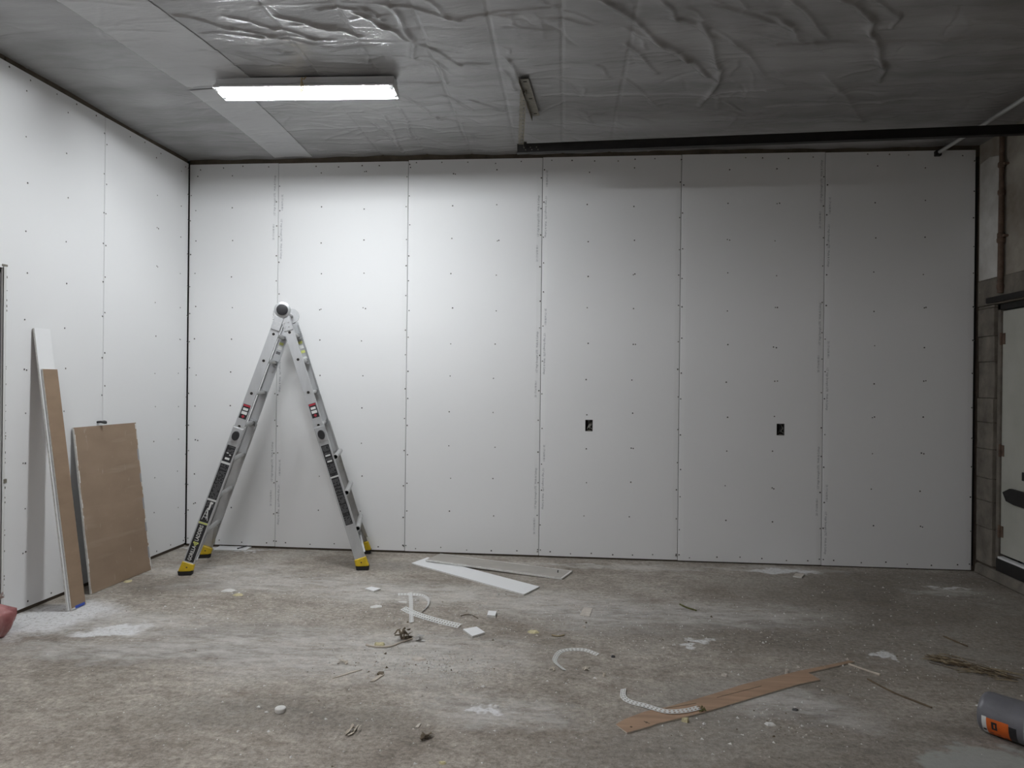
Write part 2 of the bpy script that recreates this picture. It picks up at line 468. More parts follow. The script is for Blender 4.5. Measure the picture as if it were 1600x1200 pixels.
text_cols = {   # seam: ((z of the bottom of each long print, z of each short print) left of it, the same right of it)
    1: ([3.076, 1.829, 0.617], [2.851, 1.611, 0.393], [3.046, 1.817, 0.594], [3.270, 2.048, 0.824]),
    3: ([2.861, 1.645, 0.427], [2.638, 1.427, 0.204], [3.227, 2.004, 0.799], [3.455, 2.221, 1.004]),
    5: ([3.134, 1.904, 0.663], [2.913, 1.672, 0.436], [2.952, 1.716, 0.475], [3.184, 1.943, 0.707]),
}
for i in range(6):
    x0, x1 = SE[i] + 0.002, SE[i + 1] - 0.002
    hole = None
    z0 = bots[i]; h = tops[i] - z0
    for O in (OUT1, OUT2):
        if x0 < O[0] < x1: hole = (O[0] - x0, O[1] - x0, O[2] - z0, O[3] - z0)
    pn = panel_mesh(x1 - x0, h, hole).build('drywall_panel', [M_dry, M_core], wall_back)
    pn.location = (x0, 0, z0)
    w = x1 - x0
    cols = [w - 0.41, w - 0.81] if i else [0.07, w - 0.43]
    s = screw_mesh(w, h, cols, 0.0054, 40 + i, hole).build('screw_heads', [M_screw, M_core], pn)
    tag(s, kind='stuff', label='rows of dark screw heads')
    tm = MB()
    if i + 1 in text_cols:
        L1, S1, _, _ = text_cols[i + 1]
        for z in L1: put_text(tm, T_LONG, (w - 0.032, -0.0004, z - z0), (0, 0, 1), (-1, 0, 0), 0.37)
        for z in S1: put_text(tm, T_SHORT, (w - 0.040, -0.0004, z - z0), (0, 0, 1), (-1, 0, 0), 0.145)
    if i in text_cols:
        _, _, L2, S2 = text_cols[i]
        for z in L2: put_text(tm, T_LONG, (0.030, -0.0004, z - z0), (0, 0, -1), (1, 0, 0), 0.37)
        for z in S2: put_text(tm, T_SHORT, (0.036, -0.0004, z - z0), (0, 0, -1), (1, 0, 0), 0.145)
    if tm.f:
        t = tm.build('edge_print', M_print, pn)
        tag(t, label='small grey print along the sheet edge')

# --- left wall, with a doorway beyond y = -2.21
wl = MB()
wl.box((-0.2, -2.22, -0.1), (-0.05, 0.05, HC + 0.2)); wl.box((-0.2, -3.2, 2.25), (-0.05, -2.22, HC + 0.2)); wl.box((-0.2, YF, -0.1), (-0.05, -3.2, HC + 0.2))
wall_left = tag(wl.build('wall_left', M_dark), kind='structure', label='left wall clad with drywall sheets')
tb = MB(); tb.box((-0.05, -2.2, H - 0.08), (-PT, -0.01, HC + 0.04)); tb.box((-0.05, -2.2, 0), (-PT, -0.01, 0.04))
tb.box((-0.05, YF, H - 0.08), (-PT, -2.21, HC + 0.04)); tb.box((-0.05, -2.215, 0.0), (-PT, -2.19, 2.25)); tb.box((-0.05, YF, 0), (-PT, -3.2, 0.04))
tb.build('framing', M_stud, wall_left)
YL = [(-1.2175, -0.006, 0.03, 3.566), (-2.440, -1.2225, 0.028, 3.566), (-3.2, -2.444, 2.252, 3.566),
      (-4.42, -3.204, 0.03, 3.566), (-5.64, -4.424, 0.03, 3.566), (-6.86, -5.644, 0.03, 3.566), (-8.08, -6.864, 0.03, 3.566), (-9.3, -8.084, 0.03, 3.566)]
for i, (ya, yb, za, zb) in enumerate(YL):
    w = yb - ya; h = zb - za
    notch = (0.0, 0.235, 0.0, 2.252 - za) if i == 1 else None
    pn = panel_mesh(w, h, notch).build('drywall_panel', [M_dry, M_core], wall_left)
    pn.location = (0, ya, za); pn.rotation_euler = (0, 0, math.pi / 2)     # local x -> +y, local y -> -x
    if i < 2:
        cols = [w - 0.14, w - 0.52] if i == 0 else [0.415, w - 0.42]
        s = screw_mesh(w, h, cols, 0.0054, 70 + i, notch).build('screw_heads', [M_screw, M_core], pn)
        tag(s, kind='stuff', label='rows of dark screw heads')

# --- right wall: grimy plaster above a concrete lintel, quoined jamb, door opening y -1.20 .. -0.26
DY0, DY1, DZ1 = -1.20, -0.262, 2.215
wr = MB()
wr.box((XR, YF, -0.1), (XR + 0.25, DY0 - 0.12, HC + 0.2)); wr.box((XR, DY0 - 0.12, 2.445), (XR + 0.25, 0.05, HC + 0.2))
wall_right = tag(wr.build('wall_right', M_plaster), kind='structure', label='grimy right wall of stained plaster')
lb = MB(); lb.box((XR - 0.012, DY0 - 0.3, DZ1 + 0.02), (XR + 0.2, 0.0, 2.450))
lb.build('lintel', M_conc, wall_right, bevel=0.006)
pp = MB(); pp.prism([(XR, -0.012, 2.452), (XR, -0.335, 2.452), (XR, -0.345, 2.9), (XR, -0.335, 3.42), (XR, -0.16, 3.46), (XR, -0.012, 3.44)], (-0.008, 0, 0)); pp.build('plaster_face', M_plaster2, wall_right, bevel=0.003)
zz = 0.10; rq = random.Random(5)
jamb_heights = [0.30, 0.22, 0.19, 0.24, 0.22, 0.20, 0.30, 0.21, 0.23, 0.22]
for k, hh in enumerate(jamb_heights):
    z1 = min(zz + hh, DZ1 + 0.018)
    jb = MB(); jb.box((XR - rq.uniform(0.0, 0.012), DY1 + 0.012, zz + 0.0015), (XR + 0.2, -0.012, z1 - 0.0015))
    jb.build('jamb_block', M_conc, wall_right, bevel=0.004)
    zz = z1
    if zz >= DZ1: break
jb = MB(); jb.box((XR + 0.02, DY0 - 0.12, 0.0), (XR + 0.2, DY0, DZ1 + 0.02)); jb.box((XR + 0.012, DY1 + 0.014, 0.05), (XR + 0.19, -0.012, DZ1 + 0.01))
jb.build('jamb_mortar', M_stud, wall_right)
cb = MB(); cb.prism([(XR - 0.035, -1.7, 0.0), (XR - 0.035, -0.03, 0.0), (XR - 0.02, -0.02, 0.085), (XR - 0.02, -1.7, 0.085)], (0.22, 0, 0))
cb.build('kerb', M_conc, wall_right, bevel=0.012)
# plain plaster far behind the camera is the same wall

# --- front wall behind the camera
wf = MB(); wf.box((-0.3, YF - 0.2, -0.1), (XR + 0.4, YF, HC + 0.2))
tag(wf.build('wall_front', mat('dull_front_wall', (0.30, 0.29, 0.28), 0.8)), kind='structure', label='dull grey wall behind the viewpoint')

# --- ceiling: wrinkled translucent plastic stapled to joists
RIDGES = [   # explicit folds, plan coordinates (x, y), half width, height
    ([(3.779, -2.589), (4.132, -2.083), (4.466, -1.617)], 0.030, 0.020), ([(3.923, -2.26), (4.3, -1.86), (4.483, -1.615)], 0.025, 0.016),
    ([(4.333, -2.292), (4.528, -1.731), (4.558, -1.569), (4.52, -1.073)], 0.030, 0.022), ([(3.933, -1.57), (4.227, -1.041)], 0.025, 0.014),
    ([(3.92, -2.064), (4.143, -1.679)], 0.022, 0.014), ([(4.095, -2.552), (4.185, -2.377), (4.441, -2.127)], 0.025, 0.014),
    ([(3.174, -1.938), (3.228, -1.618)], 0.02, 0.016), ([(3.138, -1.748), (3.187, -1.446)], 0.02, 0.012), ([(3.74, -1.824), (3.828, -1.64)], 0.02, 0.012),
    ([(3.115, -2.498), (3.503, -2.568)], 0.014, 0.010), ([(2.572, -2.649), (2.965, -2.465), (3.259, -2.502)], 0.02, 0.012), ([(4.006, -1.953), (4.406, -1.978)], 0.014, 0.008),
    ([(3.504, -1.599), (3.642, -1.324)], 0.02, 0.010), ([(3.378, -1.318), (3.878, -1.285), (4.56, -1.263), (5.1, -1.34)], 0.012, 0.008),
    ([(5.036, -2.524), (5.236, -2.337), (5.315, -2.145), (5.553, -1.699), (5.64, -1.444)], 0.032, 0.024),
    ([(4.823, -2), (5.765, -2.033), (6.204, -2.042)], 0.022, 0.022), ([(4.931, -1.329), (5.389, -1.343), (6.158, -1.409), (6.522, -1.476)], 0.022, 0.022),
    ([(5.008, -1.016), (5.779, -1.064), (6.418, -1.093)], 0.018, 0.016), ([(5.087, -0.691), (5.996, -0.744)], 0.018, 0.016),
    ([(4.669, -2.4), (4.804, -2.281), (4.941, -2.075)], 0.03, 0.016), ([(4.76, -2.53), (5.088, -2.106)], 0.03, 0.016), ([(5.17, -2.514), (5.381, -2.355), (5.411, -2.215)], 0.02, 0.014),
    ([(5.283, -1.499), (5.796, -0.716)], 0.05, 0.018), ([(1.372, -2.624), (1.601, -2.449), (1.853, -2.31)], 0.02, 0.014), ([(1.954, -2.552), (2.204, -2.414), (2.325, -2.31)], 0.024, 0.020),
    ([(1.67, -2.588), (1.861, -2.422), (2.054, -2.296)], 0.02, 0.014), ([(2.203, -2.621), (2.448, -2.617), (2.53, -2.496)], 0.016, 0.014), ([(1.992, -2.46), (2.214, -2.444)], 0.02, 0.012),
    ([(2.403, -2.564), (2.51, -2.422), (2.606, -2.257)], 0.022, 0.020), ([(2.603, -2.633), (2.631, -2.296), (2.594, -1.997)], 0.024, 0.018), ([(1.976, -0.974), (2.282, -0.898)], 0.014, 0.010),
    ([(2.004, -0.859), (2.084, -0.068)], 0.016, 0.014), ([(2.282, -1.142), (2.235, -0.492)], 0.016, 0.016), ([(2.13, -1.019), (2.056, -0.143)], 0.014, 0.014),
    ([(-0.019, -2.024), (0.508, -2.007), (1.052, -1.97)], 0.012, 0.006), ([(1.414, -2.39), (1.783, -2.332), (2.156, -2.272)], 0.016, 0.010), ([(1.271, -1.955), (1.621, -1.96), (1.861, -1.914)], 0.014, 0.010),
    ([(2.676, -2.151), (2.87, -1.884), (3.037, -1.891)], 0.016, 0.012), ([(2.7, -1.952), (2.732, -1.587)], 0.016, 0.012), ([(2.646, -1.366), (2.839, -1.106)], 0.016, 0.010),
    ([(2.37, -1.385), (2.562, -0.922), (2.699, -0.843)], 0.016, 0.010), ([(3.31, -0.943), (3.511, -1.188)], 0.012, 0.008), ([(4.374, -2.505), (4.857, -2.216)], 0.025, 0.014),
    ([(4.571, -2.035), (4.878, -1.548)], 0.03, 0.014), ([(5.791, -1.775), (6.266, -1.932)], 0.03, 0.016), ([(4.282, -0.881), (4.555, -0.969), (4.957, -0.837)], 0.016, 0.008),
]
def ceiling_height(X, Y):
    rg = np.random.RandomState(4)
    Z = np.full_like(X, HC)
    # sag between joists, 0.41 m apart
    ph = ((X - 2.66 + 0.022 * Y) / 0.41) % 1.0
    Z -= 0.007 * np.sin(np.pi * ph) ** 2
    Z += 0.006 * np.clip((4.15 - X) * 4, 0, 1) * np.clip((X - 1.5) * 4, 0, 1) * np.exp(-(np.minimum(ph, 1 - ph) * 0.41 / 0.008) ** 2)
    Z -= 0.008 * (np.sin(X * 2.3 + 1.2 * np.sin(Y * 1.7)) * np.sin(Y * 2.9 + 1.0))
    def seg(a, b, wd, hg):
        ax, ay = a; bx, by = b; m = 4.5 * wd + 0.03
        w_ = np.nonzero((X > min(ax, bx) - m) & (X < max(ax, bx) + m) & (Y > min(ay, by) - m) & (Y < max(ay, by) + m))
        if len(w_[0]) == 0: return
        dx, dy = bx - ax, by - ay; L = math.hypot(dx, dy) + 1e-6
        XX, YY = X[w_], Y[w_]
        t = ((XX - ax) * dx + (YY - ay) * dy) / (L * L)
        dper = ((XX - ax) * -dy + (YY - ay) * dx) / L + 0.012 * np.sin(t * 5)
        tc = np.clip(t, 0, 1)
        dal = (t - tc) * L
        Z[w_] -= hg * np.exp(-np.abs(dper / wd) ** 1.3 - (dal / (wd * 2.5)) ** 2)
    for pts, wd, hg in RIDGES:
        for a, b in zip(pts[:-1], pts[1:]): seg(a, b, wd * 0.6, hg * 0.8)
    for k in range(420):
        cx, cy = rg.uniform(0.1, 6.9), rg.uniform(-3.0, -0.03)
        ang = rg.normal(0.1, 0.5) if cx < 2.7 else rg.normal(0.5, 0.6)
        L = rg.uniform(0.08, 0.40)
        k_ = 0.25 if cx < 0.85 else (0.55 if cx < 1.3 else 1.0)
        seg((cx - L * math.cos(ang) / 2, cy - L * math.sin(ang) / 2), (cx + L * math.cos(ang) / 2, cy + L * math.sin(ang) / 2),
            rg.uniform(0.006, 0.016), rg.uniform(0.002, 0.008) * k_ * rg.choice([1, 1, -0.7]))
    for k in range(70):      # long faint creases running across the room
        cx, cy = rg.uniform(0.1, 6.9), rg.uniform(-2.9, -0.05); L = rg.uniform(0.4, 1.6); a = rg.normal(-0.03, 0.08)
        seg((cx - L / 2, cy - L * a / 2), (cx + L / 2, cy + L * a / 2), rg.uniform(0.006, 0.012), rg.uniform(0.002, 0.005))
    return Z
def ceiling_mat(name, a, b2, rough):
    m = mat(name, a, rough, scale=1.6, col2=b2, bump=0.22, bscale=26, spec=0.8, stretch=(0.6, 2.2, 1))
    return m
M_ceil = ceiling_mat('plastic_over_insulation', (0.25, 0.246, 0.248), (0.39, 0.385, 0.388), 0.24)
M_ceil2 = ceiling_mat('doubled_plastic', (0.44, 0.44, 0.445), (0.52, 0.52, 0.525), 0.38)
xs = np.linspace(-0.04, XR + 0.02, 640); ys = np.linspace(-3.0, 0.04, 290)
X, Y = np.meshgrid(xs, ys, indexing='ij')
Z = ceiling_height(X, Y)
n1, n2 = X.shape
vs = np.stack([X.ravel(), Y.ravel(), Z.ravel()], 1).tolist()
idx = np.arange(n1 * n2).reshape(n1, n2)
fs = np.stack([idx[:-1, :-1].ravel(), idx[:-1, 1:].ravel(), idx[1:, 1:].ravel(), idx[1:, :-1].ravel()], 1).tolist()
cm = MB(); cm.add(vs, fs, 0)
ceil = MB(); ceil.box((-0.3, YF - 0.2, HC + 0.06), (XR + 0.4, 0.3, HC + 0.2)); 
ceiling = tag(ceil.build('ceiling', M_dark), kind='structure', label='dark ceiling joists hidden above plastic sheeting')
cs = cm.build('plastic_sheet', M_ceil, ceiling, smooth=True, angle=180)
tag(cs, label='wrinkled translucent grey plastic sheeting')
rb = MB(); rb.box((-0.04, YF, HC - 0.004), (XR + 0.02, -3.0, HC + 0.004)); rb.build('plastic_sheet', M_ceil, ceiling)
# doubled strip of plastic in one joist bay
def strip(xa, xb, ya, yb, off):
    nu, nv = 46, 150
    U, V = np.meshgrid(np.linspace(0, 1, nu), np.linspace(0, 1, nv), indexing='ij')
    YY = ya + (yb - ya) * V
    XL = xa[0] + (xa[1] - xa[0]) * V; XRr = xb[0] + (xb[1] - xb[0]) * V
    XX = XL + (XRr - XL) * U
    ZZ = ceiling_height(XX, YY) - off
    v = np.stack([XX.ravel(), YY.ravel(), ZZ.ravel()], 1).tolist()
    id_ = np.arange(nu * nv).reshape(nu, nv)
    f = np.stack([id_[:-1, :-1].ravel(), id_[:-1, 1:].ravel(), id_[1:, 1:].ravel(), id_[1:, :-1].ravel()], 1).tolist()
    mb = MB(); mb.add(v, f, 0); return mb
tag(strip((0.80, 0.90), (1.30, 1.42), -3.0, -1.66, 0.004).build('plastic_overlap', M_ceil2, ceiling, smooth=True, angle=180), label='paler doubled strip of plastic')
tag(strip((0.88, 0.845), (1.27, 1.20), -1.60, -0.05, 0.004).build('plastic_overlap', M_ceil2, ceiling, smooth=True, angle=180), label='paler doubled strip of plastic')

# ------------------------------------------------------------------ shop light
FX0, FX1, FYc = 1.17, 2.39, -1.705
hl = (FX1 - FX0) / 2
zt = 3.528 - (HC - 0.02)          # tube centre height in the fixture's frame
def make_fixture(loc, rz, label, m_tube, cord=True, lip=0.020):
    fx = empty('fluorescent_light', loc, (0, 0, rz))
    tag(fx, label, 'light fixture', 'ceiling shop lights')
    ch = MB(); ch.box((-hl, -0.055, -0.033), (hl, 0.055, 0.012)); ch.build('housing', M_white, fx, bevel=0.003)
    prof = [(-0.100, zt - 0.006), (-0.100, zt + 0.008), (-0.058, -0.030), (0.058, -0.030), (0.100, zt + 0.004), (0.100, zt - lip)]
    inner = [(a * 0.985, b + (-0.0015 if 1 < k < 4 else 0)) for k, (a, b) in enumerate(prof)]
    hd = MB()
    for k in range(5):
        (a0, b0), (a1, b1) = prof[k], prof[k + 1]
        (c0, d0), (c1, d1) = inner[k], inner[k + 1]
        hd.add([(-hl, a0, b0), (hl, a0, b0), (hl, a1, b1), (-hl, a1, b1), (-hl, c0, d0), (hl, c0, d0), (hl, c1, d1), (-hl, c1, d1)],
               [(0, 1, 2, 3), (7, 6, 5, 4), (0, 4, 5, 1), (3, 2, 6, 7), (0, 3, 7, 4), (1, 5, 6, 2)], 0)
    hd.build('reflector', M_white, fx)
    for sgn in (-1, 1):
        e = MB(); e.prism([(sgn * hl, a, b) for a, b in prof], (0.004 * sgn, 0, 0)); e.build('end_plate', M_white, fx)
    for yy in (-0.065, 0.065):
        t = MB(); t.tube([(-hl + 0.03, yy, zt), (hl - 0.03, yy, zt)], 0.0135, 14)
        tt = t.build('tube', m_tube, fx, smooth=True)
        for s_ in (-1, 1):
            c = MB(); c.tube([(s_ * (hl - 0.03), yy, zt), (s_ * (hl - 0.012), yy, zt)], 0.014, 14); c.build('tube_cap', M_pipe, tt, smooth=True)
        for s_ in (-1, 1):
            k = MB(); k.box((s_ * (hl - 0.012) - 0.008, yy - 0.016, zt - 0.018), (s_ * (hl - 0.012) + 0.008, yy + 0.016, zt + 0.03)); k.build('socket', M_white, fx)
    if not cord: return fx
    k = MB(); k.tube([(0.0, -0.104, zt + 0.05), (0.0, -0.112, zt + 0.01), (-0.004, -0.108, zt - 0.024), (-0.012, -0.075, zt - 0.034), (-0.03, -0.09, zt - 0.055), (-0.045, -0.115, zt - 0.085)], 0.006, 6)
    k.tube([(0.004, -0.106, zt + 0.02), (0.012, -0.108, zt - 0.02), (0.0, -0.105, zt - 0.055)], 0.005, 6)
    k.tube([(0.0, -0.104, zt + 0.05), (0.01, -0.09, -0.02), (0.015, -0.07, 0.005)], 0.004, 6)
    k.build('hanging_cord', M_cord, fx, smooth=True)
    return fx
make_fixture(((FX0 + FX1) / 2, FYc, HC - 0.02), math.radians(2.2), 'long white two-tube fluorescent fixture glowing under the plastic ceiling', M_tube)
make_fixture((ADDED_LAMP[0], ADDED_LAMP[1], HC - 0.02), math.radians(2.2), 'added two-tube fluorescent fixture, unseen fill light behind the viewpoint', M_tube_added, False, 0.026)  # added fill lamp; deeper lip keeps its light off the upper back wall

# ------------------------------------------------------------------ steel rail under the ceiling with its hanger
ra, rbp = Vector((3.135, -0.70, 3.425)), Vector((7.0, -0.84, 3.455))
d = (rbp - ra).normalized(); side = d.cross(Vector((0, 0, 1))).normalized()
rail = empty('steel_rail', tuple(ra)); rail.location = ra
rl = MB()
L_ = (rbp - ra).length
mid = d * (L_ / 2)
rl.obox(mid + Vector((0, 0, 0)), d * (L_ / 2), side * 0.003, Vector((0, 0, 0.040)))
rl.obox(mid + Vector((0, 0, -0.039)) + side * 0.022, d * (L_ / 2), side * 0.025, Vector((0, 0, 0.003)))
rl.obox(mid + Vector((0, 0, 0.039)) - side * 0.018, d * (L_ / 2), side * 0.02, Vector((0, 0, 0.003)))
rl.build('rail_channel', M_steelb, rail)
for k in range(3):
    for q in (0, 1):
        h_ = MB(); c0 = d * (0.055 + 0.05 * k + 0.012 * q) + side * 0.0035 + Vector((0, 0, 0.010 - 0.02 * q))
        h_.tube([c0 - side * 0.001, c0 + side * 0.002], 0.005, 8); h_.build('bolt', M_galv, rail)
tag(rail, 'long black steel rail running under the ceiling along the back wall', 'rail')
hg = MB()
# perforated angle: web with holes, from the rail end back up to the ceiling bracket
p0, p1 = Vector((3.165, -0.72, 3.455)), Vector((3.245, -1.50, 3.575))
dv = (p1 - p0); Lh = dv.length; dv.normalize(); sx = Vector((1, 0, 0)); sx = (sx - dv * sx.dot(dv)).normalized(); nz_ = sx.cross(dv).normalized()
ncell = 30
for k in range(ncell):
    a = p0 + dv * (Lh * k / ncell); b = p0 + dv * (Lh * (k + 1) / ncell); m_ = (a + b) / 2; hl_ = Lh / ncell / 2
    if k % 2:
        for off in (-0.018, -0.004, 0.017): hg.obox(m_ + sx * off, dv * hl_, sx * 0.0055, nz_ * 0.0012)
    else: hg.obox(m_, dv * hl_, sx * 0.020, nz_ * 0.0012)
hg.obox((p0 + p1) / 2 + sx * 0.021 + nz_ * 0.012, dv * (Lh / 2), sx * 0.0012, nz_ * 0.014)
han = empty('rail_hanger', tuple(p0)); hb = hg.build('perforated_strap', M_galv, han); hb.location = -p0
ca = MB()
q0, q1 = Vector((3.262, -1.68, HC - 0.03)), Vector((3.300, -1.00, HC - 0.03))
dq = (q1 - q0).normalized(); sq = Vector((dq.y, -dq.x, 0))
ca.obox((q0 + q1) / 2, dq * ((q1 - q0).length / 2), sq * 0.030, Vector((0, 0, 0.002)))
ca.obox((q0 + q1) / 2 - sq * 0.030 + Vector((0, 0, -0.014)), dq * ((q1 - q0).length / 2 + 0.02), sq * 0.002, Vector((0, 0, 0.022)))
cc = ca.build('ceiling_angle', M_galv, han); cc.location = -p0
for f_ in (0.06, 0.5, 0.93):
    bt = MB(); c0 = q0 + (q1 - q0) * f_ + sq * 0.002; bt.obox(c0 + Vector((0, 0, -0.0025)), dq * 0.006, sq * 0.012, Vector((0, 0, 0.001)))
    bb = bt.build('slot', M_dark, han); bb.location = -p0
bt = MB(); bt.tube([p0 + dv * 0.03 + sx * 0.022, p0 + dv * 0.03 + sx * 0.045], 0.009, 6); bb = bt.build('bolt', M_steelb, han); bb.location = -p0
tag(han, 'perforated metal hanger bracket fixing the rail end to the ceiling', 'bracket')

# conduit under the ceiling, top right
cd = empty('ceiling_conduit', (6.66, -0.02, 3.545))
k = MB(); k.tube([(0, 0.0, 0.0), (0.0, -0.7, -0.006), (0.0, -1.5, -0.012), (0.005, -2.6, -0.012)], 0.016, 10); k.build('pipe', M_pipe, cd, smooth=True)
k = MB(); k.box((-0.03, -0.02, -0.03), (0.018, 0.02, 0.014)); k.build('end_clamp', M_steelb, cd, bevel=0.003)
tag(cd, 'thin pale grey conduit running under the ceiling near the right wall', 'conduit')

# ------------------------------------------------------------------ right wall fittings
wc = empty('wall_conduit', (XR - 0.03, -0.378, 2.31))
k = MB(); k.tube([(0, 0, 0), (0, 0, 0.2), (0, 0, 0.9), (0, 0, 1.26)], [0.024, 0.022, 0.019, 0.018], 12); k.build('pipe', M_rust, wc, smooth=True)
for z_, r_ in ((0.42, 0.030), (0.46, 0.027), (0.80, 0.027), (1.02, 0.028), (0.05, 0.028)):
    k = MB(); k.tube([(0, 0, z_ - 0.022), (0, 0, z_ - 0.012), (0, 0, z_ + 0.012), (0, 0, z_ + 0.022)], [r_ * .8, r_, r_, r_ * .8], 12); k.build('coupling', M_rust, wc, smooth=True)
for z_ in (0.45, 1.02):
    k = MB(); k.box((-0.004, -0.05, z_ - 0.008), (0.03, 0.05, z_ + 0.008)); k.build('strap', M_rust, wc)
tag(wc, 'rusty brown vertical pipe on stained plaster above the door', 'pipe')

door = empty('door_1', (XR + 0.035, DY1, 0.10))
k = MB(); k.box((0, DY0 - DY1 + 0.01, 0.12), (0.045, -0.035, 2.075)); k.build('leaf', M_door, door, bevel=0.004)
k = MB(); k.box((-0.015, -0.032, 0.0), (0.06, 0.010, 2.13)); k.build('frame', M_conc, door, bevel=0.003)
k = MB(); k.box((-0.015, DY0 - DY1, 2.085), (0.06, 0.010, 2.13)); k.build('frame', M_steelb, door)
k = MB(); k.box((-0.03, DY0 - DY1, -0.015), (0.06, -0.03, 0.085)); k.build('sill', M_steelb, door)
k = MB(); k.box((-0.034, DY0 - DY1, 0.088), (0.01, -0.06, 0.104)); k.build('sill_highlight', M_white, door)  # white strip painted in as the highlight along the threshold
for z_ in (0.30, 0.95, 1.85):
    k = MB(); k.tube([(-0.012, -0.034, z_ - 0.05), (-0.012, -0.034, z_ + 0.05)], 0.010, 8); k.box((-0.006, -0.075, z_ - 0.045), (0.002, -0.034, z_ + 0.045)); k.build('hinge', M_rust, door)
k = MB(); k.box((-0.008, -0.62, 0.745), (0.004, -0.325, 0.81)); k.box((-0.010, -0.60, 0.755), (-0.004, -0.335, 0.80)); k.build('letter_plate', M_steelb, door, bevel=0.003)
k = MB(); k.prism([(-0.03, -0.105, 0.625), (-0.03, -0.20, 0.665), (-0.03, -0.75, 0.655), (-0.03, -0.75, 0.535), (-0.03, -0.26, 0.545), (-0.03, -0.155, 0.560)], (0.028, 0, 0)); k.build('hasp', M_steelb, door, bevel=0.003)
tag(door, kind='structure', label='grubby cream painted door with black hasp in the right wall')
k = MB(); k.box((-0.03, -1.2, 0), (0.02, -0.05, 0.045)); o = k.build('door_header_bar', M_steelb, None, bevel=0.004)
o.location = (XR - 0.012, -0.135, 2.245)
tag(o, 'black steel bar fixed above the cream door', 'bar')

# doorway in the left wall: recess, jamb and metal corner bead
dl = empty('door_2', (0, -2.21, 0))
k = MB(); k.box((-0.15, -0.99, 0.0), (-0.11, -0.03, 2.22)); k.build('leaf', mat('dark_grey_door', (0.16, 0.16, 0.17), 0.6), dl)
k = MB(); k.box((-0.15, -0.03, 0.0), (-0.015, -0.004, 2.24)); k.build('frame', mat('grey_jamb', (0.30, 0.29, 0.30), 0.7, noise=0.1), dl)
k = MB(); k.box((-0.15, -0.99, 2.222), (-0.015, -0.004, 2.246)); k.build('frame', mat('grey_head', (0.30, 0.29, 0.30), 0.7, noise=0.1), dl)
rg = random.Random(2)
k = MB(); k.box((-0.012, -0.010, 0.03), (0.003, -0.006, 2.262)); k.box((0.0005, -0.010, 0.03), (0.003, 0.016, 2.262)); k.build('corner_bead', M_tape, dl)
k = MB()
for q in range(34):
    z_ = rg.uniform(0.1, 2.2); k.box((0.001, 0.017, z_), (0.0035, 0.017 + rg.uniform(.002, .006), z_ + rg.uniform(0.004, 0.014)))
k.box((0.001, -0.02, 2.262), (0.005, 0.022, 2.275)); k.box((0.001, 0.005, 0.88), (0.006, 0.03, 0.905))
tag(k.build('torn_paper_edge', M_galv, dl), kind='stuff')
tag(dl, kind='structure', label='grey doorway edge with metal corner bead in the left wall')

# electrical boxes in the two cut-outs
for n_, (O, lab) in enumerate(((OUT1, 'open electrical box with pale cable ends, nearer the ladder'), (OUT2, 'dark open electrical box in the wall, nearer the door'))):
    ww, hh = O[1] - O[0], O[3] - O[2]
    b = empty('electrical_box', (O[0], 0.0, O[2]))
    k = MB(); t_ = 0.002; D_ = 0.058
    k.box((t_, D_ - t_, t_), (ww - t_, D_, hh - t_)); k.box((0.001, 0.006, t_), (0.003, D_, hh - t_)); k.box((ww - 0.003, 0.006, t_), (ww - 0.001, D_, hh - t_))
    k.box((0.001, 0.006, 0.001), (ww - 0.001, D_, 0.003)); k.box((0.001, 0.006, hh - 0.003), (ww - 0.001, D_, hh - 0.001))
    k.build('back_box', M_box, b)
    for j in range(3):
        k = MB(); xo = ww * (0.45 + 0.16 * j)
        k.tube([(xo, 0.05, hh * 0.85), (xo + 0.006, 0.022, hh * 0.6), (xo - 0.006 - 0.004 * j, 0.012, hh * 0.35), (xo - 0.012 + 0.012 * j, 0.02, hh * 0.2)], 0.0028, 6)
        k.build('cable_end', M_wire if (j == 2 or n_ == 0) else M_box, b, smooth=True)
    k = MB(); k.box((ww * 0.3, 0.004, 0.003), (ww * 0.75, 0.007, 0.010)); k.build('ear', M_galv, b)
    k = MB(); k.box((ww * 0.35, 0.004, hh - 0.012), (ww * 0.6, 0.007, hh - 0.003)); k.build('ear', M_box, b)
    tag(b, lab, 'electrical box', 'electrical boxes in the back wall')

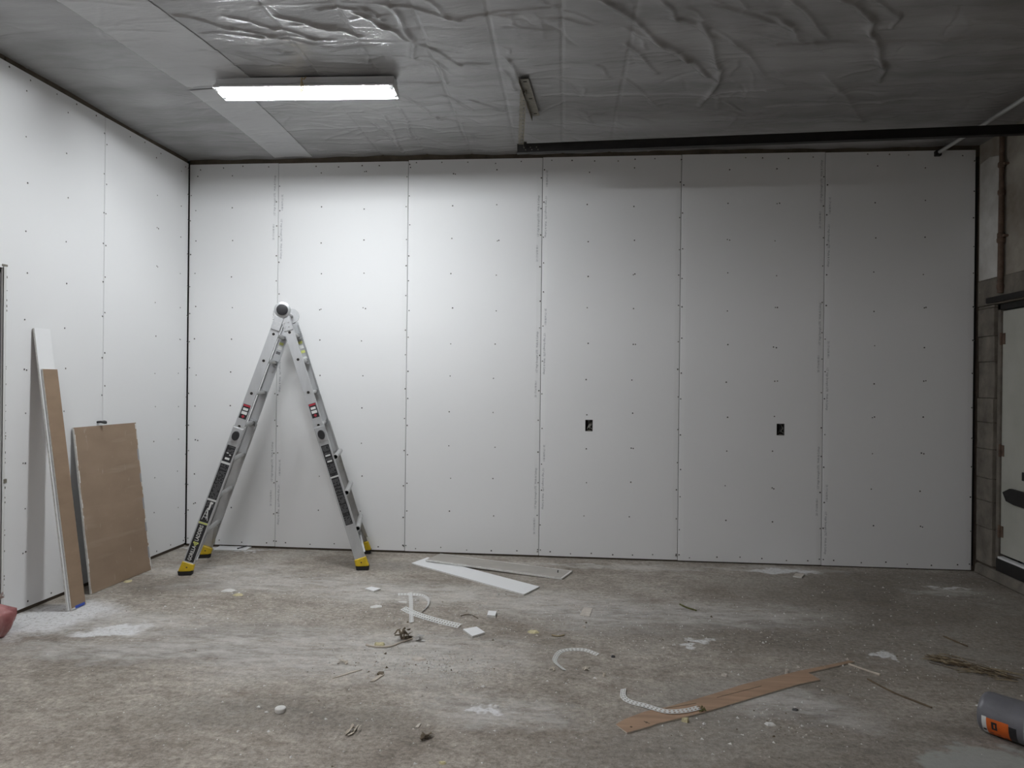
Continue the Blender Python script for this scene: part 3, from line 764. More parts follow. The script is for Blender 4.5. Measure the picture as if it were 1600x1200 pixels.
# ------------------------------------------------------------------ folding aluminium ladder
lad = empty('folding_ladder', (1.22, -0.825, 0), (0, 0, math.radians(14.5)))
tag(lad, 'aluminium folding ladder standing open like an A on yellow feet', 'ladder')
HU, HZ, FU = 0.03, 2.128, 0.70
def leg_frame(s):
    F = Vector((s * FU, 0, 0)); T = Vector((HU, 0, HZ)) - F
    L = T.length; T.normalize()
    N = Vector((s * T.z, 0, -s * T.x))
    return F, T, N, L
VV = Vector((0, 1, 0))
def vnear(t, L): return 0.025 * t / L
def vfar(t, L): return 0.618 - 0.018 * t / L
def channel(mb, s, t0, t1, hw, far, inset):
    F, T, N, L = leg_frame(s)
    def P(t, n, v): return F + T * t + N * n + VV * v
    vf = (lambda t: vfar(t, L) - inset) if far else (lambda t: vnear(t, L) + inset)
    sg = -1 if far else 1
    wth, fl = 0.004, 0.030
    sec = [(-hw, 0), (hw, 0), (hw, fl), (hw - wth, fl), (hw - wth, wth), (-hw + wth, wth), (-hw + wth, fl), (-hw, fl)]
    A = [P(t0, n, vf(t0) + sg * v) for n, v in sec]; B = [P(t1, n, vf(t1) + sg * v) for n, v in sec]
    n_ = len(sec)
    mb.add(A + B, [(i, (i + 1) % n_, n_ + (i + 1) % n_, n_ + i) for i in range(n_)] + [(0, 1, 4, 5), (1, 2, 3, 4), (0, 5, 6, 7), (n_, n_ + 5, n_ + 4, n_ + 1), (n_ + 1, n_ + 4, n_ + 3, n_ + 2), (n_, n_ + 7, n_ + 6, n_ + 5)], 0)
def on_web(s, t, n, out=0.0):
    F, T, N, L = leg_frame(s)
    return F + T * t + N * n + VV * (vnear(t, L) - out)
def sticker(s, t0, t1, hw, m, parent, name='sticker', n0=0.0, out=0.0008, inner=False):
    F, T, N, L = leg_frame(s)
    off = -0.006 if inner else 0.0
    a = on_web(s, t0, n0, out + off); b = on_web(s, t1, n0, out + off)
    k = MB(); c = (a + b) / 2; k.obox(c, (b - a) / 2, N * hw, VV * 0.0006)
    return k.build(name, m, parent)
rails = {}
for s in (-1, 1):
    F, T, N, L = leg_frame(s)
    P = lambda t, n, v: F + T * t + N * n + VV * v
    for far in (False, True):
        k = MB(); channel(k, s, 0.05, 1.245, 0.043, far, 0.0); rails[(s, far, 'o')] = k.build('outer_rail', M_alu if not far else M_alud, lad)
        k = MB(); channel(k, s, 0.97, L - 0.075, 0.0375, far, 0.006); rails[(s, far, 'i')] = k.build('inner_rail', M_alu, lad)
    # rungs
    for j, t in enumerate((0.34, 0.65, 0.96, 1.25, 1.53, 1.81, 2.04)):
        v0, v1 = vnear(t, L), vfar(t, L)
        k = MB()
        if t < 1.0 and s == 1: k.pipe(P(t, 0.052, v0 + 0.012), P(t, 0.052, v1 - 0.012), 0.021, 0.017, 18)
        elif t < 1.0: k.pipe(P(t, -0.018, v0 + 0.006), P(t, -0.018, v1 - 0.006), 0.018, 0.015, 16)
        else: k.pipe(P(t, 0.0, v0 + 0.012), P(t, 0.0, v1 - 0.012), 0.0175, 0.014, 16)
        rg_ = k.build('rung', M_alud, lad, smooth=True)
        if t > 1.2:
            k = MB(); k.pipe(P(t, 0, v0 - 0.001 + (0.006 if t > 1.25 else 0)), P(t, 0, v0 + 0.014), 0.017, 0.011, 16); k.build('rivet_ring', M_rivet, rg_, smooth=True)
            k = MB(); k.tube([P(t, 0, v0 + 0.004), P(t, 0, v0 + 0.012)], 0.0115, 12); k.build('rivet_hole', M_dark, rg_)
            for q in (-1, 1):     # flange clips that hold the rung in the far rail
                k = MB(); k.obox(P(t + q * 0.022, 0, v1 - 0.045), T * 0.002, N * 0.026, VV * 0.022); k.build('rung_clip', M_alu, rg_)
    # lower braces
    for far in (False, True):
        k = MB()
        a = P(0.34, 0.045 if s == 1 else -0.03, 0.30 if far else 0.30); b = P(0.14, 0.042 if s == 1 else -0.04, (vfar(0.1, L) - 0.01) if far else (vnear(0.1, L) + 0.012))
        a = P(0.33, 0.045 if s == 1 else -0.03, 0.46 if far else 0.13)
        e = (b - a); k.obox((a + b) / 2, e / 2, N * 0.014, e.cross(N).normalized() * 0.0025); k.build('brace', M_alu, lad)
    # lock knobs on the outer rails
    for far in (False, True):
        v = (vfar(1.17, L) + 0.0) if far else vnear(1.17, L)
        sg = 1 if far else -1
        k = MB(); k.obox(P(1.175, 0, v + sg * 0.002), T * 0.062, N * 0.040, VV * 0.003); pl = k.build('lock_plate', M_alu, lad, bevel=0.002)
        k = MB(); n_ = 20
        r0 = [P(1.17 + 0.040 * math.sin(6.2832 * q / n_), 0.0 + 0.029 * math.cos(6.2832 * q / n_), v + sg * 0.004) for q in range(n_)]
        r1 = [P(1.17 + 0.036 * math.sin(6.2832 * q / n_), 0.0 + 0.026 * math.cos(6.2832 * q / n_), v + sg * 0.022) for q in range(n_)]
        k.add(r0 + r1, [(q, (q + 1) % n_, n_ + (q + 1) % n_, n_ + q) for q in range(n_)] + [tuple(range(n_)), tuple(range(n_, 2 * n_))]); k.build('lock_knob', M_black, lad, smooth=True)
    # feet
    for far in (False, True):
        v0 = (vfar(0.04, L) - 0.036) if far else vnear(0.04, L) - 0.006
        v1 = v0 + 0.042
        top = 0.105
        a, b = P(top, -0.048, 0), P(top, 0.048, 0)
        # bottom corners at z = 0.026 on the rail's edges
        def edge(n, z): t_ = (z - (F + N * n).z) / T.z; return P(t_, n, 0)
        c, e = edge(0.053, 0.030), edge(-0.053, 0.030)
        k = MB(); k.prism([p_ + VV * v0 for p_ in (a, b, c, e)], VV * (v1 - v0)); ft = k.build('foot', M_yellow, lad, bevel=0.006)
        k = MB(); m_ = (a + b + c + e) / 4; k.tube([m_ + VV * (v0 - 0.003), m_ + VV * (v0 + 0.004)], 0.006, 8); k.build('foot_rivet', M_rust, ft)
        cx = (c.x + e.x) / 2
        k = MB(); k.prism([(cx - 0.050, v0 - 0.004, 0.004), (cx - 0.040, v0 - 0.004, 0.0), (cx + 0.040, v0 - 0.004, 0.0), (cx + 0.050, v0 - 0.004, 0.004), (cx + 0.056, v0 - 0.004, 0.040), (cx + 0.03, v0 - 0.004, 0.031), (cx - 0.03, v0 - 0.004, 0.031), (cx - 0.056, v0 - 0.004, 0.036)], VV * (v1 - v0 + 0.008)); k.build('foot_pad', M_rubber, lad)
    # hinge arms
    for far in (False, True):
        v = (vfar(L, L) + 0.002) if far else (vnear(L, L) - 0.002)
        sg = 1 if far else -1
        k = MB(); k.obox(P(L - 0.12, 0, v + sg * 0.002 + 0.0 + (-sg) * (0.006 if s == 1 else 0.0)), T * 0.055, N * 0.036, VV * 0.005); ha = k.build('hinge_arm', M_alu, lad, bevel=0.003)
        for q in range(4):
            k = MB(); c = P(L - 0.105 - 0.022 * (q // 2) * 1.6, -0.016 + 0.032 * (q % 2) - 0.004 * (q // 2), v + sg * 0.008); k.tube([c, c - VV * sg * 0.006], 0.0065, 8); k.build('rivet', M_rivet, ha)
# hinge discs
F, T, N, L = leg_frame(-1)
for far in (False, True):
    v = vfar(L, L) if far else vnear(L, L); sg = 1 if far else -1
    c = Vector((HU, v, HZ))
    k = MB(); k.tube([c + VV * sg * -0.018, c + VV * sg * 0.010, c + VV * sg * 0.014], [0.064, 0.064, 0.059], 28); hd_ = k.build('hinge_disc', M_alu, lad, smooth=True)
    k = MB(); k.tube([c + VV * sg * 0.012, c + VV * sg * 0.024, c + VV * sg * 0.027], [0.046, 0.044, 0.038], 24); k.build('hinge_cap', M_black, hd_, smooth=True)
k = MB(); k.tube([(HU, vnear(L, L), HZ), (HU, vfar(L, L), HZ)], 0.012, 10); k.build('hinge_shaft', M_alud, lad, smooth=True)
# stickers on the two near rails
par = rails[(-1, False, 'o')]; _, T, N, L = leg_frame(-1)
sticker(-1, 0.115, 0.425, 0.034, M_stk, par)
sticker(-1, 0.428, 0.440, 0.034, M_stky, par, 'sticker_edge')
sticker(-1, 0.443, 0.620, 0.034, M_stk, par)
sticker(-1, 0.622, 0.634, 0.034, M_stkw, par, 'sticker_edge')
sticker(-1, 0.637, 0.930, 0.034, M_stk, par)
sticker(-1, 0.933, 0.947, 0.034, M_stkw, par, 'sticker_edge')
sticker(-1, 0.950, 1.085, 0.034, M_stk, par)
sticker(-1, 0.103, 0.110, 0.036, M_stkw, par, 'sticker_edge')
k = MB(); put_text(k, text_mesh('GORILLA', 0.040, True), on_web(-1, 0.124, 0.001, 0.0018), T, N, 0.122)
tag(k.build('lettering', M_stkw, par), label='white lettering reading GORILLA')
k = MB(); put_text(k, text_mesh('LADDERS', 0.040, True), on_web(-1, 0.286, 0.001, 0.0018), T, N, 0.130)
tag(k.build('lettering', M_stkw, par), label='white lettering reading LADDERS')
k = MB(); c = on_web(-1, 0.265, 0.0, 0.0018)
for dt, dn, rr_ in ((0, 0, 0.014), (0.006, 0.013, 0.009), (0.006, -0.013, 0.009), (-0.011, 0.0, 0.009)):
    k.add([c + T * (dt + rr_ * math.cos(6.2832 * q / 8)) + N * (dn + rr_ * math.sin(6.2832 * q / 8)) - VV * 0.00005 * dn for q in range(8)], [tuple(range(8))])
k.build('emblem', M_stky, par)
k = MB()
for dt, dn, rr_ in ((0.002, 0.006, 0.003), (0.002, -0.006, 0.003), (-0.011, 0.0, 0.004)):
    k.add([c - VV * 0.0006 + T * (dt + rr_ * math.cos(6.2832 * q / 6)) + N * (dn + rr_ * math.sin(6.2832 * q / 6)) for q in range(6)], [tuple(range(6))])
k.build('emblem_dark', M_stk, par)
def fine_print(s, t0, t1, parent, seed, hw=0.028, m=M_stkg):
    rg = random.Random(seed); k = MB(); t = t0; F_, T_, N_, L_ = leg_frame(s)
    while t < t1:
        n = -hw
        while n < hw - 0.004:
            w_ = rg.uniform(0.004, 0.012); n1 = min(n + w_, hw)
            if rg.random() < 0.82: k.obox(on_web(s, t, (n + n1) / 2, 0.0017), T_ * 0.0024, N_ * ((n1 - n) / 2), VV * 0.0001)
            n = n1 + 0.003
        t += 0.0085 if rg.random() < 0.85 else 0.02
    tag(k.build('fine_print', m, parent), kind='stuff')
fine_print(-1, 0.645, 0.925, par, 1); fine_print(-1, 1.02, 1.078, par, 2); fine_print(-1, 0.575, 0.615, par, 3)
k = MB()   # drawing of a small ladder on the sticker
for a, b in (((0.46, -0.022), (0.56, 0.004)), ((0.46, 0.022), (0.56, 0.008)), ((0.47, -0.008), (0.56, 0.004)), ((0.485, -0.016), (0.485, 0.018)), ((0.51, -0.010), (0.51, 0.016)), ((0.535, -0.003), (0.535, 0.012))):
    p_, q_ = on_web(-1, a[0], a[1], 0.0018), on_web(-1, b[0], b[1], 0.0018); e = q_ - p_
    k.obox((p_ + q_) / 2, e / 2, e.cross(VV).normalized() * 0.0022, VV * 0.0001)
k.build('ladder_drawing', M_stkw, par)
k = MB(); k.obox(on_web(-1, 0.575, -0.004, 0.0018), T * 0.028, N * 0.007, VV * 0.0001); k.obox(on_web(-1, 0.605, -0.008, 0.0018), T * 0.008, N * 0.012, VV * 0.0001); k.build('white_mark', M_stkw, par)
for q in range(2): sticker(-1, 1.005 - 0.02 * 0 + 0.012 * q, 1.013 + 0.012 * q, 0.007, M_stkw, par, 'white_mark', n0=-0.012 + 0.024 * q, out=0.0018)
sticker(-1, 0.968, 0.985, 0.018, M_stkw, par, 'white_mark', out=0.0018)
par = rails[(1, False, 'o')]; _, T2, N2, L2 = leg_frame(1)
sticker(1, 0.815, 1.080, 0.032, M_stk, par); sticker(1, 0.803, 0.813, 0.032, M_stkw, par, 'sticker_edge'); sticker(1, 0.395, 0.800, 0.030, M_stk, par)
fine_print(1, 0.825, 0.92, par, 5, 0.026); fine_print(1, 0.95, 1.07, par, 6, 0.026); fine_print(1, 0.405, 0.79, par, 7, 0.026)
for t_ in (0.985, 0.935): sticker(1, t_, t_ + 0.012, 0.020, M_stkw, par, 'white_mark', out=0.0019)
for s in (-1, 1):
    par = rails[(s, False, 'i')]
    sticker(s, 1.315, 1.435, 0.029, M_stk, par, inner=True)
    sticker(s, 1.418, 1.432, 0.027, M_stkr, par, 'red_band', inner=True, out=0.002)
    sticker(s, 1.385, 1.405, 0.020, M_stkw, par, 'white_mark', inner=True, out=0.002)
    sticker(s, 1.352, 1.376, 0.022, M_stkw, par, 'white_mark', inner=True, out=0.002)
    F, T, N, L = leg_frame(s); c = F + T * 1.334 + VV * (vnear(1.334, L) + 0.006 - 0.0025)
    k = MB(); k.add([c + T * 0.014, c + N * 0.014, c - T * 0.014, c - N * 0.014], [(0, 1, 2, 3)]); k.build('red_diamond', M_stkr, par)
    far = rails[(s, True, 'i')]
    for t_, m_, hh_ in ((1.985, M_stky, 0.012), (1.945, M_stkw, 0.016), (1.90, M_stky if s == 1 else M_stkg, 0.012)) + (((1.84, M_stkw, 0.014),) if s == 1 else ()):
        k = MB(); k.obox(F + T * t_ + VV * (vfar(t_, L) - 0.012), T * hh_, N * 0.018, VV * 0.0006); k.build('sticker', m_, far)

# ------------------------------------------------------------------ leaning boards
def board(name, w, h, th, m_front, m_back, m_edge, mats_extra=()):
    k = MB(); k.box((0, -w / 2, 0), (th, w / 2, h))
    for i, f in enumerate(k.f):
        xs_ = {round(k.v[q][0], 5) for q in f}
        k.m[i] = 0 if xs_ == {round(th, 5)} else (1 if xs_ == {0.0} else 2)
    return k, [m_front, m_back, m_edge]
def lean(o, base, ang, yaw=0.0):
    o.rotation_euler = Euler((0, -ang, yaw), 'XYZ'); o.location = base
TH = 0.0127
b1 = empty('drywall_strip', (0, 0, 0)); k, ms = board('b', 0.150, 1.905, TH, M_dry, M_back, M_core); k.build('board', ms, b1, bevel=0.0008)
A1 = math.asin(0.262 / 1.90); lean(b1, (0.268, -1.895, 0.0), A1)
tag(b1, 'tall narrow white drywall strip leaning on the left wall, behind the brown one', 'drywall strip')
b2 = empty('drywall_strip', (0, 0, 0)); k, ms = board('b', 0.140, 1.625, TH, M_back, M_dry, M_core); k.build('board', ms, b2, bevel=0.0008)
lean(b2, (0.268 + TH * math.cos(A1) + 0.003, -1.888, 0.003), A1)
k = MB(); k.box((TH - 0.001, -0.035, 0.002), (TH + 0.0012, 0.06, 0.020)); k.build('blue_tape', M_blue, b2)
k = MB(); k.box((TH - 0.001, -0.069, 0.0), (TH + 0.001, -0.02, 0.012)); k.build('torn_edge', M_core, b2)
tag(b2, 'narrow brown-backed drywall strip leaning on the left wall with blue tape at its foot', 'drywall strip')

def scuffed():
    m, nt, b = node_mat('scuffed_brown_paper'); N_, L_ = nt.nodes, nt.links
    tc = N_.new('ShaderNodeTexCoord')
    def nz(scale, st, detail=6):
        mp = N_.new('ShaderNodeMapping'); mp.inputs['Scale'].default_value = st; L_.new(tc.outputs['Object'], mp.inputs[0])
        n = N_.new('ShaderNodeTexNoise'); n.inputs['Scale'].default_value = scale; n.inputs['Detail'].default_value = detail; L_.new(mp.outputs[0], n.inputs['Vector']); return n.outputs['Fac']
    def rp(f, a, b_, c0, c1):
        r = N_.new('ShaderNodeValToRGB'); r.color_ramp.elements[0].position = a; r.color_ramp.elements[1].position = b_
        r.color_ramp.elements[0].color = (*c0, 1); r.color_ramp.elements[1].color = (*c1, 1); L_.new(f, r.inputs[0]); return r.outputs[0]
    def mx(f, a, c):
        n = N_.new('ShaderNodeMix'); n.data_type = 'RGBA'; L_.new(f, n.inputs[0]); L_.new(a, n.inputs[6])
        n.inputs[7].default_value = (*c, 1); return n.outputs[2]
    base = rp(nz(3, (1, 1, 2)), 0.3, 0.7, (0.265, 0.19, 0.13), (0.325, 0.235, 0.165))
    c = mx(rp(nz(2.2, (1, 0.6, 4.5), 3), 0.56, 0.72, (0, 0, 0), (0.4, 0.4, 0.4)), base, (0.44, 0.35, 0.27))
    c = mx(rp(nz(14, (1, 2.5, 0.7), 5), 0.66, 0.74, (0, 0, 0), (0.55, 0.55, 0.55)), c, (0.50, 0.43, 0.36))
    L_.new(c, b.inputs['Base Color']); b.inputs['Roughness'].default_value = 0.9
    return m
b3 = empty('drywall_sheet', (0, 0, 0)); k, ms = board('b', 0.72, 1.205, TH, scuffed(), M_dry, M_core); k.build('board', ms, b3, bevel=0.0008)
A3 = math.asin(0.150 / 1.2); lean(b3, (0.170, -1.225, 0.001), A3, math.radians(-1.6))
rg = random.Random(9); k = MB()
z_ = 0.0
while z_ < 1.19:
    h_ = rg.uniform(0.015, 0.05)
    for y0, y1 in ((-0.359, -0.359 + rg.uniform(0.003, 0.012)), (0.359 - rg.uniform(0.004, 0.02), 0.359)): k.box((TH - 0.0005, y0, z_), (TH + 0.0008, y1, min(z_ + h_, 1.2)))
    z_ += h_
k.build('torn_paper_edge', M_core, b3)['kind'] = 'stuff'
k = MB()
for q in range(5): k.box((TH, 0.335, 0.10 + 0.2 * q + 0.02 * (q % 2)), (TH + 0.001, 0.352, 0.19 + 0.2 * q)) 
k.build('edge_print', M_print, b3)
tag(b3, 'wide brown-backed drywall sheet leaning on the left wall near the corner', 'drywall sheet')
# short black cable tail just above the sheet
cbp = (0, -1.287, 1.216)
k = MB(); k.tube([(0, 0, 0), (0.03, 0.0, 0.003), (0.055, -0.012, 0.0), (0.07, 0.01, -0.004)], 0.009, 8); k.tube([(0.02, 0, 0.0), (0.045, 0.02, 0.006), (0.05, 0.035, 0.002)], 0.007, 8)
o = k.build('cable_tail', M_black, None, smooth=True); o.location = (-0.002, cbp[1], cbp[2] + 0.006)
tag(o, 'short black cable tail poking from the left wall above the brown sheet', 'cable')

# ------------------------------------------------------------------ things lying on the floor
def org(pts): return Vector((sum(p[0] for p in pts) / len(pts), sum(p[1] for p in pts) / len(pts), 0))
def slab(name, poly, th, mats, label, cat, group=None, z=0.0005, tilt=None, bevel=0.001, parts=None):
    """a flat offcut: outline in floor coordinates, own thickness"""
    o0 = org(poly); k = MB()
    k.prism([(p[0] - o0.x, p[1] - o0.y, 0) for p in poly], (0, 0, th), mi=0, mside=1 if len(mats) > 1 else None)
    ob = k.build(name, mats, None, bevel=bevel)
    ob.location = (o0.x, o0.y, z)
    if tilt: ob.rotation_euler = tilt
    return tag(ob, label, cat, group)
def chip(name, at, rx, ry, th, m, label, cat, seed, group=None, n=9, rot=0.0):
    """irregular broken lump or flake with a domed top"""
    rg = random.Random(seed); k = MB()
    base, top = [], []
    for q in range(n):
        a = 6.2832 * q / n + rg.uniform(-.2, .2); f = rg.uniform(0.7, 1.1)
        x, y = rx * f * math.cos(a), ry * f * math.sin(a)
        x, y = x * math.cos(rot) - y * math.sin(rot), x * math.sin(rot) + y * math.cos(rot)
        base.append((x, y, 0)); top.append((x * rg.uniform(.65, .95), y * rg.uniform(.65, .95), th * rg.uniform(.55, 1.1)))
    ctr = [(rg.uniform(-.2, .2) * rx, rg.uniform(-.2, .2) * ry, th * rg.uniform(.9, 1.25))]
    k.add(base + top + ctr, [tuple(range(n - 1, -1, -1))] + [(q, (q + 1) % n, n + (q + 1) % n, n + q) for q in range(n)] + [(n + q, n + (q + 1) % n, 2 * n) for q in range(n)])
    ob = k.build(name, m, None); ob.location = (at[0], at[1], 0.0)
    return tag(ob, label, cat, group)
def smooth_path(pts, n=8):
    P_ = [Vector(p) for p in pts]; out = []
    for i in range(len(P_) - 1):
        a, b, c, d_ = P_[max(i - 1, 0)], P_[i], P_[i + 1], P_[min(i + 2, len(P_) - 1)]
        for q in range(n):
            t = q / n
            out.append(0.5 * ((2 * b) + (c - a) * t + (2 * a - 5 * b + 4 * c - d_) * t * t + (3 * b - a - 3 * c + d_) * t ** 3))
    out.append(P_[-1]); return out
def ribbon(name, pts, width, m, label, cat, group=None, holes=True, pitch=0.011, twist=0.0, th=0.0014, tilt=0.0):
    """flat flexible strip following a path, pierced by rows of small holes"""
    pa = smooth_path(pts, 24)
    # resample at the pitch
    dist = [0.0]
    for a, b in zip(pa[:-1], pa[1:]): dist.append(dist[-1] + (b - a).length)
    n = max(4, int(dist[-1] / pitch)); rs = []; j = 0
    for i in range(n + 1):
        d_ = dist[-1] * i / n
        while j < len(dist) - 2 and dist[j + 1] < d_: j += 1
        t = (d_ - dist[j]) / max(1e-9, dist[j + 1] - dist[j]); rs.append(pa[j].lerp(pa[j + 1], t))
    o0 = Vector((rs[0].x, rs[0].y, 0)); cols = [-0.5, -0.36, -0.10, 0.10, 0.36, 0.5]
    vs, fs = [], []
    for i, p_ in enumerate(rs):
        d_ = (rs[min(i + 1, n)] - rs[max(i - 1, 0)]).normalized(); sd = d_.cross(Vector((0, 0, 1))).normalized()
        nn = sd.cross(d_); aa = tilt + twist * i / n
        sd = sd * math.cos(aa) + nn * math.sin(aa)
        lift = abs(math.sin(aa)) * width / 2
        for c_ in cols: vs.append(p_ - o0 + sd * (c_ * width) + Vector((0, 0, lift + 0.001)))
    nc = len(cols)
    for i in range(n):
        for c_ in range(nc - 1):
            if holes and c_ in (1, 3) and i % 2 == 1: continue
            fs.append((i * nc + c_, i * nc + c_ + 1, (i + 1) * nc + c_ + 1, (i + 1) * nc + c_))
    k = MB(); k.add(vs, fs); ob = k.build(name, m, None)
    so = ob.modifiers.new('thickness', 'SOLIDIFY'); so.thickness = th; so.offset = 1
    ob.location = o0
    return tag(ob, label, cat, group)
def stick(name, pts, r, m, label, cat, group=None, n=6):
    pa = smooth_path(pts, 5); o0 = Vector((pa[0].x, pa[0].y, 0))
    rg = random.Random(len(pts) * 7 + int(pa[0].x * 100)); k = MB()
    k.tube([p_ - o0 + Vector((0, 0, r * 0.9)) for p_ in pa], [r * rg.uniform(.7, 1.1) for _ in pa], n)
    ob = k.build(name, m, None, smooth=True); ob.location = o0
    return tag(ob, label, cat, group)
def crumple(name, at, size, m, label, cat, seed, n=16, flat=0.5, group=None):
    """torn crumpled scrap: a sheet folded at random"""
    rg = random.Random(seed); k = MB()
    for q in range(n):
        a = rg.uniform(0, 6.28); L_ = size * rg.uniform(.35, 1.0); w_ = size * rg.uniform(.10, .28)
        c = Vector((rg.uniform(-.45, .45) * size, rg.uniform(-.4, .4) * size, size * flat * rg.uniform(0.08, .75)))
        d_ = Vector((math.cos(a), math.sin(a), rg.uniform(-.5, .5))).normalized() * (L_ / 2); e = Vector((-math.sin(a), math.cos(a), rg.uniform(-.8, .8))).normalized() * w_
        bend = Vector((0, 0, size * flat * rg.uniform(-.2, .3)))
        lo = min((c - d_).z, (c + d_).z, (c + e - d_).z, (c + e + d_).z, (c - d_ * .2 + bend).z, (c + e + bend).z)
        if lo < 0: c = c + Vector((0, 0, -lo))
        k.add([c - d_, c + bend, c + d_, c + d_ + e * .7, c + bend + e, c - d_ + e * .6], [(0, 1, 4, 5), (1, 2, 3, 4)])
    ob = k.build(name, m, None); so = ob.modifiers.new('thickness', 'SOLIDIFY'); so.thickness = 0.0015
    lo = min(v.co.z for v in ob.data.vertices); ob.location = (at[0], at[1], -lo + 0.0015)
    return tag(ob, label, cat, group)

# drywall offcuts by the wall
slab('drywall_offcut', [(2.242, -0.409), (3.265, -1.212), (3.366, -0.995), (2.334, -0.188)], TH, [M_dry, M_core], 'long white drywall offcut lying flat on the floor, under the grey one', 'drywall offcut', 'drywall offcuts on the floor')
pa, pb, pc, pd = Vector((2.375, -0.359, 0.014)), Vector((3.544, -0.751, 0)), Vector((3.596, -0.485, 0)), Vector((2.411, -0.116, 0.014))
g0 = (pa + pb + pc + pd) / 4; gl = ((pb - pa) + (pc - pd)) / 2; k = MB()
Lg = Vector((gl.x, gl.y, 0)).length; Wg = ((pd - pa).length + (pc - pb).length) / 2
k.box((-Lg / 2, -Wg / 2, 0), (Lg / 2, Wg / 2, TH), 0)
k.m = [0 if all(abs(k.v[q][2] - TH) < 1e-6 for q in f) else 1 for f in k.f]
o = k.build('drywall_offcut', [M_greyback, M_core], None, bevel=0.001); o.location = (g0.x, g0.y, 0.0105); o.rotation_euler = (0, math.asin(0.0185 / Lg), math.atan2(gl.y, gl.x))
rg = random.Random(3); k = MB(); x_ = -Lg / 2
while x_ < Lg / 2 - 0.03:
    h_ = rg.uniform(.02, .06); k.box((x_, -Wg / 2, TH - .0002), (min(x_ + h_, Lg / 2), -Wg / 2 + rg.uniform(.004, .014), TH + .0006)); k.box((x_, Wg / 2 - rg.uniform(.004, .012), TH - .0002), (min(x_ + h_, Lg / 2), Wg / 2, TH + .0006)); x_ += h_
k.box((Lg / 2 - 0.014, -Wg / 2, TH - .0002), (Lg / 2, Wg / 2, TH + .0008))
k.build('torn_paper_edge', M_core, o)['kind'] = 'stuff'
k = MB(); k.tube([(Lg / 2 - 0.09, 0.02, TH), (Lg / 2 - 0.088, 0.018, TH + 0.02)], 0.004, 6); k.build('screw', M_screw, o)
tag(o, 'long grey-backed drywall offcut on the floor, one end resting on the white one', 'drywall offcut', 'drywall offcuts on the floor')
slab('drywall_offcut', [(0.353, -0.165), (0.642, -0.125), (0.63, 0.06), (0.321, 0.043)], 0.010, [M_dry, M_core], 'low white drywall offcut against the back wall between the left ladder feet', 'drywall offcut', 'drywall offcuts on the floor')
stick('black_cord_end', [(0.555, -0.108, 0.011), (0.578, -0.066, 0.014), (0.596, 0.027, 0.012), (0.623, 0.077, 0.008)], 0.006, M_black, 'short black cord end on the white offcut behind the ladder', 'cord')
# square offcuts
slab('drywall_square', [(2.943, -2.025), (3.021, -2.144), (3.089, -2.066), (3.023, -1.967)], TH, [M_dry, M_core], 'largest square drywall scrap, clean white, right of the perforated strips', 'drywall scrap', 'square drywall scraps', bevel=0.0012)
slab('drywall_square', [(3.06, -1.743), (3.116, -1.75), (3.114, -1.654), (3.057, -1.648)], 0.018, [M_dry, M_core], 'small thick white drywall block below the two long offcuts', 'drywall scrap', 'square drywall scraps')
slab('drywall_square', [(2.076, -1.217), (2.16, -1.273), (2.193, -1.201), (2.108, -1.16)], TH, [M_dry, M_core], 'white drywall scrap just in front of the right ladder foot', 'drywall scrap', 'square drywall scraps')
slab('drywall_square', [(3.671, -1.625), (3.735, -1.644), (3.759, -1.458), (3.697, -1.451)], 0.004, [M_beige], 'beige paper-faced square scrap on the floor, right of the yellow foam', 'paper scrap', bevel=0.0006)
slab('drywall_square', [(5.392, -0.407), (5.454, -0.438), (5.505, -0.331), (5.437, -0.32)], 0.012, [M_beige, M_core], 'small grey drywall block in the dust under the right electrical box', 'drywall scrap', 'square drywall scraps')
chip('plaster_flake', (2.273, -1.604), 0.042, 0.042, 0.006, M_chip, 'rounded white plaster flake below the ladder-foot scrap', 'plaster flake', 21, 'plaster flakes')
chip('plaster_flake', (1.095, -1.362), 0.055, 0.045, 0.006, M_chip, 'flat white plaster flake in front of the left ladder foot', 'plaster flake', 22, 'plaster flakes')
# round puck
k = MB(); k.tube([(0, 0, 0), (0, 0, 0.004), (0, 0, 0.018), (0, 0, 0.021)], [0.024, 0.0255, 0.0255, 0.022], 22); o = k.build('plaster_puck', M_chip, None, smooth=True); pk = (2.275, -3.246); o.location = (pk[0], pk[1], 0)
k = MB(); k.tube([(0.003, 0.004, 0.0205), (0.003, 0.004, 0.0218)], 0.010, 12); k.build('raised_centre', M_chip, o)
tag(o, 'small round white plaster puck alone on the left floor', 'plaster puck')

# perforated strips
ribbon('perforated_strip', [(2.47, -1.638, 0), (2.595, -1.762, 0), (2.759, -1.874, 0), (2.911, -1.956, 0)], 0.046, M_tape, 'straight white perforated strip on the floor beside the square scrap', 'perforated strip', 'perforated strips', tilt=-0.3)
ribbon('perforated_strip', [(2.593, -1.92, 0.004), (2.536, -1.685, 0.004), (2.484, -1.47, 0.004), (2.428, -1.253, 0.004)], 0.026, M_tape, 'short white strip crossing the others, pointing at the back wall', 'perforated strip', 'perforated strips', tilt=0.1)
ribbon('perforated_strip', [(2.353, -1.315, 0), (2.445, -1.303, 0), (2.535, -1.323, 0), (2.595, -1.411, 0), (2.622, -1.56, 0), (2.609, -1.705, 0)], 0.020, M_tape, 'thin looped white strip behind the straight perforated one', 'perforated strip', 'perforated strips', tilt=-0.7)
ribbon('perforated_strip', [(3.59, -2.59, 0), (3.538, -2.485, 0), (3.535, -2.409, 0), (3.562, -2.315, 0), (3.631, -2.275, 0), (3.705, -2.277, 0), (3.774, -2.34, 0)], 0.026, M_tape, 'hooked grey perforated strip on the middle of the floor', 'perforated strip', 'perforated strips', tilt=-0.3)
